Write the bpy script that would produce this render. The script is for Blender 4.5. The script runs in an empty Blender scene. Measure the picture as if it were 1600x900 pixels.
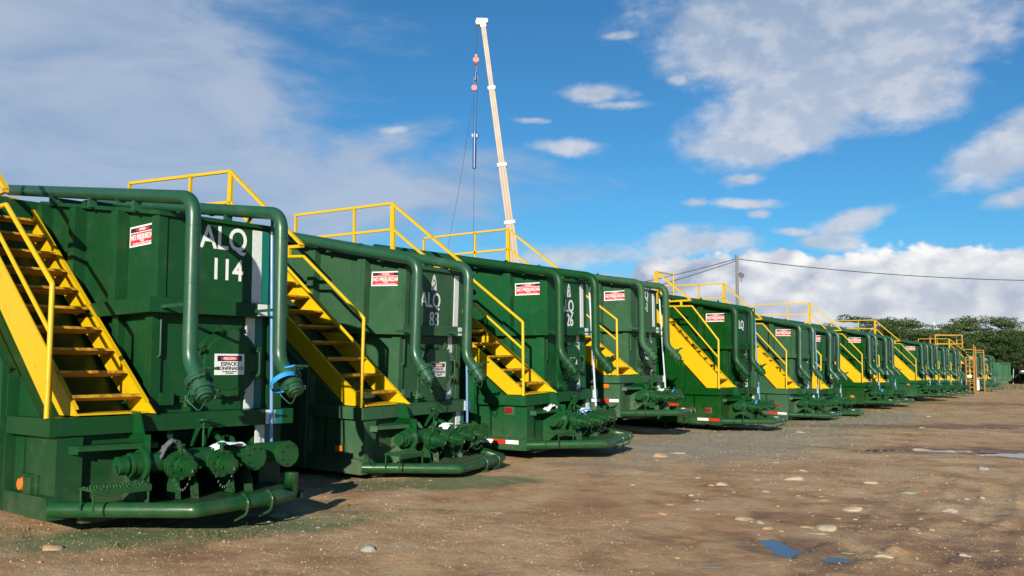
import bpy, bmesh, math, random
import numpy as np
from mathutils import Vector, Matrix, Euler
random.seed(7); rng = np.random.default_rng(7)
R = math.radians
scene = bpy.context.scene
C = scene.collection

# ------------------------------------------------------------------ camera
cam_d = bpy.data.cameras.new('camera'); cam = bpy.data.objects.new('camera', cam_d); C.objects.link(cam)
cam_d.sensor_width = 36; cam_d.lens = 36*1349.5/1600; cam_d.clip_start = .1; cam_d.clip_end = 6000
cam.matrix_world = Matrix.Translation((0, 0, 1.73)) @ Matrix.Rotation(R(90+4.882), 4, 'X') @ Matrix.Rotation(R(.721), 4, 'Z')
scene.camera = cam

# ------------------------------------------------------------------ light
SUN_EL, SUN_TRAVEL = 18.0, 7.5        # elevation; direction the light travels, degrees right of +Y
world = bpy.data.worlds.new('World'); scene.world = world; world.use_nodes = True
sun_d = bpy.data.lights.new('sun', 'SUN'); sun = bpy.data.objects.new('sun', sun_d); C.objects.link(sun)
sun_d.energy = 5.0; sun_d.angle = R(.53); sun_d.color = (1, .93, .80)
trav = Vector((math.sin(R(SUN_TRAVEL))*math.cos(R(SUN_EL)), math.cos(R(SUN_TRAVEL))*math.cos(R(SUN_EL)), -math.sin(R(SUN_EL))))
sun.rotation_euler = trav.to_track_quat('-Z', 'Y').to_euler()
scene.view_settings.view_transform = 'Standard'; scene.view_settings.look = 'None'
scene.view_settings.gamma = 1; scene.view_settings.exposure = 0.40
scene.view_settings.use_curve_mapping = False
try:
    scene.cycles.max_bounces = 6; scene.cycles.use_denoising = True
except Exception: pass

# ------------------------------------------------------------------ node helper
class NT:
    def __init__(s, tree): s.t = tree; s.n = tree.nodes; s.l = tree.links
    def node(s, typ, **kw):
        n = s.n.new(typ)
        for k, v in kw.items(): setattr(n, k, v)
        return n
    def put(s, sock, v):
        if hasattr(v, 'is_output'): s.l.new(v, sock)
        else: sock.default_value = v
    def math(s, op, a, b=0.0, c=None, clamp=False):
        n = s.n.new('ShaderNodeMath'); n.operation = op; n.use_clamp = clamp
        s.put(n.inputs[0], a); s.put(n.inputs[1], b)
        if c is not None: s.put(n.inputs[2], c)
        return n.outputs[0]
    def vmath(s, op, a, b=(0, 0, 0)):
        n = s.n.new('ShaderNodeVectorMath'); n.operation = op
        s.put(n.inputs[0], a); s.put(n.inputs[1], b); return n.outputs[0]
    def mix(s, f, a, b, mode='MIX'):
        n = s.n.new('ShaderNodeMix'); n.data_type = 'RGBA'; n.blend_type = mode; n.clamp_factor = True
        s.put(n.inputs[0], f)
        for i, v in ((6, a), (7, b)):
            if isinstance(v, tuple) and len(v) == 3: v = (*v, 1)
            s.put(n.inputs[i], v)
        return n.outputs[2]
    def noise(s, vec, scale, detail=4, rough=.5, dist=0.0, out=0):
        n = s.n.new('ShaderNodeTexNoise'); s.put(n.inputs['Vector'], vec)
        n.inputs['Scale'].default_value = scale; n.inputs['Detail'].default_value = detail
        n.inputs['Roughness'].default_value = rough; n.inputs['Distortion'].default_value = dist
        return n.outputs[out]
    def ramp(s, f, a, b, lo=0.0, hi=1.0, smooth=True):
        n = s.n.new('ShaderNodeMapRange'); n.interpolation_type = 'SMOOTHSTEP' if smooth else 'LINEAR'
        s.put(n.inputs[0], f)
        for i, v in enumerate((a, b, lo, hi)): n.inputs[i+1].default_value = v
        return n.outputs[0]
    def comb(s, x, y, z):
        n = s.n.new('ShaderNodeCombineXYZ'); s.put(n.inputs[0], x); s.put(n.inputs[1], y); s.put(n.inputs[2], z); return n.outputs[0]
    def sep(s, v):
        n = s.n.new('ShaderNodeSeparateXYZ'); s.put(n.inputs[0], v); return n.outputs

# ------------------------------------------------------------------ sky with clouds (by direction: azimuth a, elevation e in degrees)
T = NT(world.node_tree); T.n.clear()
sky = T.node('ShaderNodeTexSky', sky_type='NISHITA'); sky.sun_disc = False
sky.sun_elevation = R(SUN_EL); sky.sun_rotation = R(180+SUN_TRAVEL)
sky.air_density = 1.0; sky.dust_density = .35; sky.ozone_density = 3.0; sky.altitude = 300
gen = T.node('ShaderNodeTexCoord').outputs['Generated']
sx, sy, sz = T.sep(gen)
az = T.math('MULTIPLY', T.math('ARCTAN2', sx, sy), 57.2958)
el = T.math('MULTIPLY', T.math('ARCSINE', sz), 57.2958)
flat = T.comb(az, T.math('MULTIPLY', el, 1.9), 0.0)
warp1 = T.noise(flat, .09, 6, .6, 0, 1)
warp = T.vmath('SUBTRACT', warp1, (.5, .5, .5))
wx, wy, wz = T.sep(warp)
azw = T.math('ADD', az, T.math('MULTIPLY', wx, 13.0)); elw = T.math('ADD', el, T.math('MULTIPLY', wy, 7.0))
def blob(a, e, ra, re, rot=0.0, strength=1.0, aw=azw, ew=elw):
    da = T.math('SUBTRACT', aw, a); de = T.math('SUBTRACT', ew, e)
    c, s_ = math.cos(R(rot)), math.sin(R(rot))
    p = T.math('ADD', T.math('MULTIPLY', da, c/ra), T.math('MULTIPLY', de, s_/ra))
    q = T.math('ADD', T.math('MULTIPLY', da, -s_/re), T.math('MULTIPLY', de, c/re))
    d = T.math('SQRT', T.math('ADD', T.math('MULTIPLY', p, p), T.math('MULTIPLY', q, q)))
    return T.math('MULTIPLY', T.math('SUBTRACT', 1.0, d), strength)
def union(lst):
    o = lst[0]
    for x in lst[1:]: o = T.math('MAXIMUM', o, x)
    return o
def px(u, v):   # a direction of the sky
    f = 1349.5; x = (u-800)/f; y = (450-v)/f; p = R(4.882)
    d = Vector((x, math.cos(p)-y*math.sin(p), math.sin(p)+y*math.cos(p))).normalized()
    return math.degrees(math.atan2(d.x, d.y)), math.degrees(math.asin(d.z))
def bl(u, v, ru, rv, rot=0, st=1.0, **k):
    a, e = px(u, v); return blob(a, e, ru/23.5, rv/23.5, rot, st, **k)
# soft high cloud sheet on the left
nbig = T.noise(T.comb(T.math('MULTIPLY', az, .55), T.math('MULTIPLY', el, 1.5), 3.0), .16, 8, .55, .6)
nfine = T.noise(T.comb(T.math('MULTIPLY', az, .7), T.math('MULTIPLY', el, 2.4), 9.0), .45, 8, .6, .3)
sheet = union([bl(60, 180, 560, 360, 20), bl(260, 330, 470, 190, 8), bl(680, 300, 300, 75, 4, .62), bl(560, 240, 200, 60, 15, .5), bl(330, 80, 200, 60, 0, .7), bl(150, 30, 300, 130, 0), bl(560, 330, 330, 70, 0, .55), bl(-300, 200, 700, 500, 0)])
sheet_m = T.ramp(T.math('ADD', T.math('ADD', sheet, T.math('MULTIPLY', T.math('SUBTRACT', nbig, .5), .9)), T.math('MULTIPLY', T.math('SUBTRACT', nfine, .5), .35)), .02, .55)
# big broken cloud upper right and the small fair-weather puffs
n1 = T.noise(T.comb(az, T.math('MULTIPLY', el, 1.5), 5.0), .22, 9, .58, .2)
n2 = T.noise(T.comb(az, T.math('MULTIPLY', el, 1.7), 1.0), .62, 8, .58, .2)
nsum = T.math('ADD', T.math('MULTIPLY', T.math('SUBTRACT', n1, .5), 1.0), T.math('MULTIPLY', T.math('SUBTRACT', n2, .5), .6))
a2 = T.math('ADD', az, T.math('MULTIPLY', wx, 3.5)); e2 = T.math('ADD', el, T.math('MULTIPLY', wy, 2.5))
K = dict(aw=a2, ew=e2)
puff = union([bl(1270, 40, 320, 110, -5, 1, **K), bl(1300, 120, 260, 90, 18, 1, **K), bl(1200, 205, 150, 48, 10, .95, **K), bl(1410, 135, 120, 60, 0, .8, **K),
              bl(1240, 165, 150, 70, 30, .8, **K), bl(930, 140, 75, 17, 0, .62, **K), bl(960, 156, 60, 10, 0, .55, **K), bl(885, 226, 70, 16, 4, .6, **K), bl(828, 186, 45, 8, 0, .5, **K),
              bl(612, 204, 30, 9, 0, .5, **K), bl(1056, 120, 26, 9, 0, .5, **K), bl(965, 56, 34, 9, 5, .5, **K), bl(1575, 225, 110, 50, 25, .8, **K), bl(1590, 298, 60, 18, 10, .6, **K),
              bl(1160, 270, 40, 12, 0, .55, **K), bl(1150, 312, 70, 11, 0, .55, **K), bl(1075, 313, 24, 8, 0, .5, **K), bl(1180, 328, 22, 8, 0, .5, **K),
              bl(1330, 340, 80, 22, 12, .75, **K), bl(1300, 366, 60, 20, 0, .75, **K), bl(1245, 354, 45, 9, 0, .6, **K), bl(1455, 376, 22, 8, 0, .5, **K),
              bl(1080, 378, 120, 32, 0, .7, **K), bl(900, 400, 190, 30, 0, .5, **K)])
puff_m = T.ramp(T.math('ADD', puff, T.math('MULTIPLY', nsum, .70)), .0, .46)
# cumulus bank along the horizon
cum = union([bl(1380, 450, 330, 78, 0, 1, **K), bl(1220, 440, 150, 60, 0, 1, **K), bl(1500, 430, 190, 56, 0, 1, **K), bl(1080, 440, 190, 52, 0, .7, **K),
             bl(1700, 440, 400, 70, 0, 1, **K), bl(1400, 510, 700, 60, 0, 1, **K), bl(900, 480, 300, 60, 0, .5, **K), bl(700, 520, 700, 50, 0, .7, **K), bl(2300, 470, 500, 60, 0, .9, **K)])
vor = T.node('ShaderNodeTexVoronoi'); vor.feature = 'SMOOTH_F1'; vor.inputs['Scale'].default_value = .5; vor.inputs['Smoothness'].default_value = .6
T.put(vor.inputs['Vector'], T.vmath('ADD', T.comb(az, T.math('MULTIPLY', el, 1.3), 0.0), T.vmath('MULTIPLY', warp, (5, 5, 0))))
vor2 = T.node('ShaderNodeTexVoronoi'); vor2.feature = 'SMOOTH_F1'; vor2.inputs['Scale'].default_value = 1.35; vor2.inputs['Smoothness'].default_value = .5
T.put(vor2.inputs['Vector'], T.vmath('ADD', T.comb(az, T.math('MULTIPLY', el, 1.2), 0.0), T.vmath('MULTIPLY', warp, (4, 4, 0))))
bulge = T.math('ADD', T.math('SUBTRACT', .45, vor.outputs['Distance']), T.math('MULTIPLY', T.math('SUBTRACT', .4, vor2.outputs['Distance']), .45))
vor3 = T.node('ShaderNodeTexVoronoi'); vor3.feature = 'SMOOTH_F1'; vor3.inputs['Scale'].default_value = .5; vor3.inputs['Smoothness'].default_value = .6
T.put(vor3.inputs['Vector'], T.vmath('ADD', T.comb(T.math('ADD', az, .45), T.math('MULTIPLY', T.math('SUBTRACT', el, .45), 1.3), 0.0), T.vmath('MULTIPLY', warp, (5, 5, 0))))
vemb = T.math('SUBTRACT', vor3.outputs['Distance'], vor.outputs['Distance'])
cum_m = T.ramp(T.math('ADD', cum, T.math('ADD', T.math('MULTIPLY', bulge, .35), T.math('MULTIPLY', nsum, .45))), .10, .26)
# brightness inside the clouds
def shifted(da, de):
    return T.noise(T.comb(T.math('ADD', az, da), T.math('MULTIPLY', T.math('ADD', el, de), 1.5), 5.0), .35, 6, .55, .2)
emb = T.math('SUBTRACT', shifted(0, 0), shifted(.9, .8))
shade = T.ramp(T.math('ADD', T.math('MULTIPLY', emb, 1.9), T.math('ADD', T.math('MULTIPLY', bulge, .5), T.math('MULTIPLY', T.math('SUBTRACT', n2, .5), 1.2))), -.38, .42)
cumlit = T.math('ADD', T.math('ADD', T.math('MULTIPLY', shade, .6), T.math('MULTIPLY', vemb, 1.3)), T.ramp(T.math('ADD', az, T.math('MULTIPLY', wz, 8)), 9, 17, .05, .62)); lowgrey = T.ramp(el, 3.0, 9.0, 0, 1)
KS = 10.4
def kc(c): return tuple(x*KS for x in c)
c_sheet = T.mix(T.ramp(nbig, .3, .7), kc((.33, .44, .62)), kc((.50, .57, .70)))
c_puff = T.mix(T.math('ADD', T.math('MULTIPLY', shade, .5), T.math('ADD', T.ramp(el, 23, 14, .05, .42), T.math('MULTIPLY', T.math('SUBTRACT', n1, .5), .5))), kc((.36, .46, .62)), kc((.74, .76, .82)))
c_cum = T.mix(T.math('MULTIPLY', cumlit, T.math('ADD', .45, T.math('MULTIPLY', lowgrey, .55))), kc((.40, .46, .60)), kc((1.05, 1.03, 1.0)))
base = T.mix(1.0, sky.outputs[0], T.mix(T.ramp(el, 0, 9), (.80, .90, 1.12), (.41, .95, 1.22)), 'MULTIPLY')
SKYMUL = base
col = T.mix(T.math('MULTIPLY', sheet_m, .84), base, c_sheet)
col = T.mix(T.math('MULTIPLY', puff_m, .86), col, c_puff)
col = T.mix(T.math('MULTIPLY', cum_m, .95), col, c_cum)
bg = T.node('ShaderNodeBackground'); bg.inputs[1].default_value = .070
T.put(bg.inputs[0], col)
outw = T.node('ShaderNodeOutputWorld'); T.l.new(bg.outputs[0], outw.inputs[0])

# ------------------------------------------------------------------ materials
def newmat(name):
    m = bpy.data.materials.new(name); m.use_nodes = True
    t = NT(m.node_tree); p = t.n['Principled BSDF']; return m, t, p
def simple(name, col, rough=.5, metal=0.0, vary=.25, scale=6.0, bump=0.0, spec=.5):
    m, t, p = newmat(name)
    tc = t.node('ShaderNodeTexCoord').outputs['Object']
    n = t.noise(tc, scale, 5, .6)
    t.put(p.inputs['Base Color'], t.mix(t.math('MULTIPLY', n, 1.0), tuple(c*(1-vary) for c in col), tuple(min(1, c*(1+vary)) for c in col)))
    t.put(p.inputs['Roughness'], t.math('ADD', rough-.08, t.math('MULTIPLY', n, .16)))
    p.inputs['Metallic'].default_value = metal; p.inputs['Specular IOR Level'].default_value = spec
    if bump:
        b = t.node('ShaderNodeBump'); b.inputs['Strength'].default_value = bump; b.inputs['Distance'].default_value = .01
        t.put(b.inputs['Height'], t.noise(tc, scale*5, 4, .6)); t.l.new(b.outputs[0], p.inputs['Normal'])
    return m
def green(name, col, dust=.5, rough=.33, seed=0.0):
    m, t, p = newmat(name)
    tc0 = t.node('ShaderNodeTexCoord').outputs['Object']
    tc = t.vmath('ADD', tc0, (seed, seed*.7, 0))
    n = t.noise(tc, 1.1, 6, .6); n2_ = t.noise(tc, 9, 5, .65)
    streak = t.noise(t.vmath('MULTIPLY', tc, (5, 5, .35)), 2.2, 5, .6)
    c = t.mix(n, tuple(x*.78 for x in col), tuple(x*1.22 for x in col))
    c = t.mix(t.math('MULTIPLY', t.ramp(streak, .48, .72), .5), c, tuple(x*.6+.006 for x in col))
    c = t.mix(t.math('MULTIPLY', t.ramp(n2_, .55, .8), .18*dust), c, (.16, .15, .10))
    patch = t.node('ShaderNodeTexVoronoi'); patch.inputs['Scale'].default_value = .9; t.put(patch.inputs['Vector'], t.vmath('ADD', tc, t.vmath('MULTIPLY', t.noise(tc, 1.5, 3, .6, 0, 1), (.5, .5, .5))))
    c = t.mix(t.math('MULTIPLY', t.ramp(t.sep(patch.outputs['Color'])[0], .70, .90), .25), c, tuple(x*1.45+.004 for x in col))
    c = t.mix(t.math('MULTIPLY', t.ramp(t.noise(tc, 2.3, 7, .7), .52, .72), .30*dust), c, (.10, .14, .095))
    rust = t.math('MULTIPLY', t.ramp(t.noise(t.vmath('MULTIPLY', tc, (9, 9, .5)), 1.6, 6, .7), .66, .78), .5*dust)
    c = t.mix(rust, c, (.075, .055, .03))
    z = t.sep(tc0)[2]
    low = t.math('MULTIPLY', t.ramp(z, 1.0, .15, 0, 1), t.ramp(t.noise(tc, 3.5, 6, .7), .3, .75))
    c = t.mix(t.math('MULTIPLY', low, .62*dust), c, (.17, .15, .105))
    # small chips and rust specks
    sp = t.ramp(t.noise(tc, 26, 3, .6), .735, .76)
    c = t.mix(t.math('MULTIPLY', sp, .6), c, (.12, .06, .03))
    t.put(p.inputs['Base Color'], c)
    t.put(p.inputs['Roughness'], t.math('ADD', rough, t.math('MULTIPLY', n2_, .22))); p.inputs['Specular IOR Level'].default_value = .22 if rough > .29 else .5
    b = t.node('ShaderNodeBump'); b.inputs['Strength'].default_value = .45; b.inputs['Distance'].default_value = .035
    t.put(b.inputs['Height'], t.math('ADD', t.noise(tc, 1.6, 2, .5), t.math('MULTIPLY', n2_, .06))); t.l.new(b.outputs[0], p.inputs['Normal'])
    return m
G_DARK = green('green_paint', (.0065, .052, .0145), .5, .30, 0)
G_GREY = green('faded_green_paint', (.028, .086, .038), .9, .42, 3)
G_BRIGHT = green('bright_green_paint', (.001, .050, .004), .4, .30, 7)
G_TEAL = green('cool_green_paint', (.0045, .066, .018), .5, .36, 11)
G_WET = green('glossy_green_paint', (.004, .060, .013), .35, .18, 5)
G_PIPE = green('pipe_green_paint', (.017, .072, .034), .6, .24, 9)
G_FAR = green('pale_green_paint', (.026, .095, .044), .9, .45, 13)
def yellowmat(name, col, dark):
    m, t, p = newmat(name); tc = t.node('ShaderNodeTexCoord').outputs['Object']
    n = t.noise(tc, 4, 6, .65); c = t.mix(n, tuple(x*.9 for x in col), col)
    c = t.mix(t.math('MULTIPLY', t.ramp(t.noise(tc, 11, 6, .7), .62-dark, .8-dark), .75), c, (.20, .085, .02))
    c = t.mix(t.math('MULTIPLY', t.ramp(t.noise(t.vmath('MULTIPLY', tc, (3, 3, .6)), 4, 5, .7), .52, .78), .35), c, (.30, .19, .04))
    t.put(p.inputs['Base Color'], c); p.inputs['Roughness'].default_value = .42
    return m
YEL = yellowmat('yellow_paint', (.66, .41, .002), .04)
YEL_TREAD = yellowmat('worn_yellow_paint', (.60, .34, .01), .20)
YEL_OLD = yellowmat('faded_yellow_paint', (.36, .20, .03), .05)
RUSTY = simple('rusty_yellow_underside', (.52, .27, .03), .7, vary=.4, scale=7)
WHITE = simple('white_paint', (.74, .74, .72), .5, vary=.08, scale=14)
OFFW = simple('worn_white_paint', (.60, .63, .60), .55, vary=.2, scale=20)
BLACK = simple('black_paint', (.02, .018, .022), .45)
RED = simple('red_paint', (.62, .035, .045), .45, vary=.12)
REDREF = simple('red_reflector_film', (.60, .02, .012), .3, vary=.1)
TEALM = simple('teal_paint', (.006, .14, .11), .4)
TUBE = simple('blue_sight_tube_plastic', (.14, .26, .46), .2)
TUBEW = simple('pale_sight_tube_plastic', (.50, .55, .62), .2)
STEEL = simple('galvanised_steel', (.34, .35, .34), .4, .7)
DARKST = simple('dark_steel', (.05, .055, .05), .5, .5)
BLUE = simple('blue_strap_webbing', (.02, .25, .60), .6)
CLOTHW = simple('white_cloth', (.70, .66, .66), .9, bump=.3)
CLOTHG = simple('grey_cloth', (.10, .095, .11), .95, bump=.3)
PAPER = simple('printed_paper', (.68, .72, .80), .7, vary=.2, scale=25)
RUB = simple('black_rubber', (.02, .02, .02), .8)
WOODP = simple('concrete_pole', (.17, .16, .15), .85, bump=.3, scale=3)
CREAM = simple('cream_paint', (.27, .20, .125), .45, vary=.06, scale=1)
CREAM2 = simple('brown_groove_paint', (.22, .14, .08), .5, vary=.1)
WIRE = simple('cable', (.035, .035, .04), .6)
ORANGE = simple('red_hook_paint', (.35, .03, .015), .45)
PIPEB = simple('blue_grey_pipe', (.05, .10, .20), .35, .3)
AMBER, t_, p_ = newmat('amber_lens'); p_.inputs['Base Color'].default_value = (.75, .18, .01, 1); p_.inputs['Roughness'].default_value = .15; p_.inputs['Coat Weight'].default_value = 1
REDL, t_, p_ = newmat('red_lens'); p_.inputs['Base Color'].default_value = (.30, .008, .012, 1); p_.inputs['Roughness'].default_value = .15; p_.inputs['Coat Weight'].default_value = 1
AMBER.use_nodes = True

# ------------------------------------------------------------------ mesh helper
class MB:
    def __init__(s): s.v = []; s.f = []; s.sm = []; s.mi = []; s.m = 0
    def add(s, vs, fs, smooth=False):
        o = len(s.v); s.v += [tuple(v) for v in vs]
        for f in fs: s.f.append(tuple(i+o for i in f)); s.sm.append(smooth); s.mi.append(s.m)
        return s
    def box(s, x0, x1, y0, y1, z0, z1):
        vs = [(x, y, z) for x in (x0, x1) for y in (y0, y1) for z in (z0, z1)]
        return s.add(vs, [(0, 1, 3, 2), (4, 6, 7, 5), (0, 4, 5, 1), (2, 3, 7, 6), (0, 2, 6, 4), (1, 5, 7, 3)])
    def prism(s, poly, y0, y1, axis='y'):       # polygon in XZ (or XY for axis z, YZ for axis x)
        n = len(poly)
        mk = {'y': lambda a, b, c: (a, c, b), 'z': lambda a, b, c: (a, b, c), 'x': lambda a, b, c: (c, a, b)}[axis]
        vs = [mk(a, b, y0) for a, b in poly]+[mk(a, b, y1) for a, b in poly]
        fs = [tuple(range(n)), tuple(range(2*n-1, n-1, -1))]+[(i, i+n, (i+1) % n+n, (i+1) % n) for i in range(n)]
        return s.add(vs, fs)
    def cyl(s, a, b, r, r2=None, n=14, caps=True):
        a, b = Vector(a), Vector(b); r2 = r if r2 is None else r2
        d = (b-a).normalized(); u = d.orthogonal().normalized(); w = d.cross(u)
        vs = []
        for p, q in ((a, r), (b, r2)):
            for k in range(n):
                t = 2*math.pi*k/n; vs.append(p+(u*math.cos(t)+w*math.sin(t))*q)
        s.add(vs, [(k, (k+1) % n, (k+1) % n+n, k+n) for k in range(n)], True)
        if caps:
            s.add(vs[:n], [tuple(range(n-1, -1, -1))]); s.add(vs[n:], [tuple(range(n))])
        return s
    def tube(s, pts, r, n=12, bend=0.0, seg=6, caps=True):
        P = [Vector(p) for p in pts]
        if bend:
            Q = [P[0]]
            for i in range(1, len(P)-1):
                d1 = (P[i-1]-P[i]); d2 = (P[i+1]-P[i]); bb = min(bend, d1.length*.49, d2.length*.49)
                A = P[i]+d1.normalized()*bb; B = P[i]+d2.normalized()*bb
                for k in range(seg+1):
                    t = k/seg; Q.append(A*(1-t)**2+P[i]*2*t*(1-t)+B*t*t)
            Q.append(P[-1]); P = Q
        rings = []; u = None
        for i, p in enumerate(P):
            d = (P[min(i+1, len(P)-1)]-P[max(i-1, 0)]).normalized()
            u = d.orthogonal().normalized() if u is None else (u-d*u.dot(d)).normalized()
            w = d.cross(u); rings.append([p+(u*math.cos(2*math.pi*k/n)+w*math.sin(2*math.pi*k/n))*r for k in range(n)])
        vs = [v for ring in rings for v in ring]; fs = []
        for i in range(len(P)-1):
            for k in range(n): fs.append((i*n+k, i*n+(k+1) % n, (i+1)*n+(k+1) % n, (i+1)*n+k))
        s.add(vs, fs, True)
        if caps: s.add(rings[0], [tuple(range(n-1, -1, -1))]); s.add(rings[-1], [tuple(range(n))])
        return s
    def bolts(s, c, axis, rad, n=8, br=.012, L=.02, off=0.0):
        c = Vector(c); d = Vector(axis).normalized(); u = d.orthogonal().normalized(); w = d.cross(u)
        for k in range(n):
            t = 2*math.pi*(k+.5)/n; p = c+(u*math.cos(t)+w*math.sin(t))*rad+d*off
            s.cyl(p, p+d*L, br, n=6)
        return s
    def mesh(s, name, mats):
        me = bpy.data.meshes.new(name); me.from_pydata([tuple(v) for v in s.v], [], s.f); me.update()
        me.polygons.foreach_set('use_smooth', s.sm); me.polygons.foreach_set('material_index', s.mi)
        for m in (mats if isinstance(mats, (list, tuple)) else [mats]): me.materials.append(m)
        bm = bmesh.new(); bm.from_mesh(me); bmesh.ops.recalc_face_normals(bm, faces=bm.faces); bm.to_mesh(me); bm.free()
        return me
    def build(s, name, mats, parent=None, bevel=0.0):
        o = bpy.data.objects.new(name, s.mesh(name, mats)); C.objects.link(o)
        if parent: o.parent = parent
        if bevel:
            b = o.modifiers.new('bevel', 'BEVEL'); b.width = bevel; b.segments = 2; b.limit_method = 'ANGLE'; b.angle_limit = R(50)
            b.harden_normals = False
        return o
def empty(name, loc=(0, 0, 0), rot=(0, 0, 0)):
    o = bpy.data.objects.new(name, None); C.objects.link(o); o.location = loc; o.rotation_euler = rot; o.empty_display_size = .2; return o
def tag(o, label=None, cat=None, group=None, kind=None):
    if label: o['label'] = label
    if cat: o['category'] = cat
    if group: o['group'] = group
    if kind: o['kind'] = kind
    return o
def kids(o): return [c for c in bpy.data.objects if c.parent == o]
def copy_tree(o, children, parent=None):
    c = o.copy(); C.objects.link(c); c.parent = parent
    for ch in children.get(o.name, []): copy_tree(ch, children, c)
    return c
def text_mesh(txt, size, align='CENTER', ext=.0012, bold=0.0, sx=1.0):
    cu = bpy.data.curves.new('txt', 'FONT'); cu.body = txt; cu.size = size; cu.align_x = align; cu.extrude = ext; cu.offset = bold
    cu.resolution_u = 4
    ob = bpy.data.objects.new('txt', cu); C.objects.link(ob)
    dg = bpy.context.evaluated_depsgraph_get(); dg.update()
    me = bpy.data.meshes.new_from_object(ob.evaluated_get(dg)); bpy.data.objects.remove(ob)
    vs = [(v.co.x*sx, v.co.y, v.co.z) for v in me.vertices]; fs = [tuple(p.vertices) for p in me.polygons]
    return vs, fs
def add_text(mb, txt, size, org, right, up, **k):
    vs, fs = text_mesh(txt, size, **k); org, right, up = Vector(org), Vector(right), Vector(up); nrm = right.cross(up)
    mb.add([org+right*x+up*y+nrm*z for x, y, z in vs], fs)

# ------------------------------------------------------------------ terrain height
def vnoise(x, y, seed=0):
    xi = np.floor(x).astype(np.int64); yi = np.floor(y).astype(np.int64); xf = x-xi; yf = y-yi
    def h(a, b):
        n = (a*374761393+b*668265263+seed*974634777) & 0x7fffffff
        n = ((n ^ (n >> 13))*1274126177) & 0x7fffffff
        return ((n ^ (n >> 16)) & 0xffff)/65535.0
    u = xf*xf*(3-2*xf); v = yf*yf*(3-2*yf)
    return (h(xi, yi)*(1-u)+h(xi+1, yi)*u)*(1-v)+(h(xi, yi+1)*(1-u)+h(xi+1, yi+1)*u)*v-.5
PUDDLES = [(2.36, 7.70, .13, .37, 0.05), (2.66, 7.26, .125, .075, .3), (7.7, 16.9, 1.2, .26, .05), (9.8, 16.3, .95, .42, -.1), (9.6, 21.5, .8, .14, 0), (13.8, 24, 1.0, .2, 0)]
RUTS = [((1.3, 5.6), (2.9, 7.6), (4.4, 9.6), (6.6, 13.0)), ((2.2, 5.6), (3.4, 7.3), (4.9, 9.2), (7.4, 12.6)), ((3.1, 6.0), (4.3, 7.6), (6.2, 10.2), (8.6, 13.2)), ((3.8, 6.0), (5.0, 7.6), (7.2, 10.2), (10, 13.5))]
def seg_d(x, y, a, b):
    ax, ay = a; bx, by = b; t = np.clip(((x-ax)*(bx-ax)+(y-ay)*(by-ay))/((bx-ax)**2+(by-ay)**2), 0, 1)
    return np.hypot(x-ax-t*(bx-ax), y-ay-t*(by-ay)), t
def height(x, y):
    x = np.asarray(x, float); y = np.asarray(y, float); d = np.hypot(x, y)
    z = vnoise(x*.12, y*.12, 1)*.16*np.clip(d/25, .15, 1)+vnoise(x*.5, y*.5, 2)*.05+vnoise(x*1.7+.3*y, y*1.7, 3)*.028
    z = z+vnoise(x*5, y*5, 4)*.012+vnoise(x*13, y*13, 5)*.006+vnoise(x*31, y*31, 6)*.003
    z = z-np.clip((d-12)/60, 0, 1)*.40+.16
    z = z+np.exp(-((x-4.2)/2.2)**2-((y-9)/3.5)**2)*(np.abs(vnoise(x*4, y*4, 41))*.022+vnoise(x*9, y*9, 42)*.016+vnoise(x*19, y*19, 43)*.010)
    for i, rt in enumerate(RUTS):
        wob = vnoise(x*.6, y*.6, 20+i)*.5
        for a, b in zip(rt[:-1], rt[1:]):
            dd, t = seg_d(x+wob, y, a, b)
            z = z-.013*np.exp(-(dd/.12)**2)*(1+.6*vnoise(x*5, y*5, 9))+.010*np.exp(-((dd-.22)/.06)**2)*(1+1.8*vnoise(x*4, y*4, 8))*np.clip(.6+1.6*vnoise(x*1.2, y*1.2, 18), 0, 1)
    for (cx, cy, rx, ry, rot) in PUDDLES:
        c, s_ = math.cos(rot), math.sin(rot); p = ((x-cx)*c+(y-cy)*s_)/rx; q = (-(x-cx)*s_+(y-cy)*c)/ry
        r = np.sqrt(p*p+q*q)*(1+.9*vnoise(x*2.6/max(rx, .3), y*2.6/max(ry, .3), 11)); k = np.clip(1.45-r, 0, 1)
        k = k*k*(3-2*k); lvl = plevel(cx, cy)
        z = z*(1-k)+k*(lvl-.035)
    return z
_pl = {}
def plevel(cx, cy):
    if (cx, cy) not in _pl:
        x = np.float64(cx); y = np.float64(cy); d = math.hypot(cx, cy)
        _pl[(cx, cy)] = float(vnoise(x*.12, y*.12, 1)*.16*min(max(d/25, .15), 1)+vnoise(x*.5, y*.5, 2)*.05-.012-min(max((d-12)/60, 0), 1)*.40+.16)
    return _pl[(cx, cy)]
def hz(x, y): return float(height(np.array([x]), np.array([y]))[0])

rr = np.concatenate([[.4, 1.0, 1.8, 2.6, 3.3], np.geomspace(3.8, 130, 470), np.geomspace(140, 4000, 30)])
aa = np.concatenate([np.radians(np.linspace(-46, 46, 560)), np.radians(np.linspace(50, 310, 50))]); na = len(aa)
RR, AA = np.meshgrid(rr, aa, indexing='ij'); X = RR*np.sin(AA); Y = RR*np.cos(AA); Z = height(X, Y)
verts = np.stack([X, Y, Z], -1).reshape(-1, 3)
i = np.arange(len(rr)-1)[:, None]; j = np.arange(na)[None, :]; j2 = (j+1) % na
faces = np.stack([i*na+j+0*i, i*na+j2+0*i, (i+1)*na+j2, (i+1)*na+j], -1).reshape(-1, 4)
me = bpy.data.meshes.new('ground'); nv = len(verts)
me.vertices.add(nv+1); me.vertices.foreach_set('co', np.concatenate([verts, [[0, 0, hz(0, 0)]]]).ravel())
tri = np.array([[nv, (k+1) % na, k] for k in range(na)])
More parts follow.
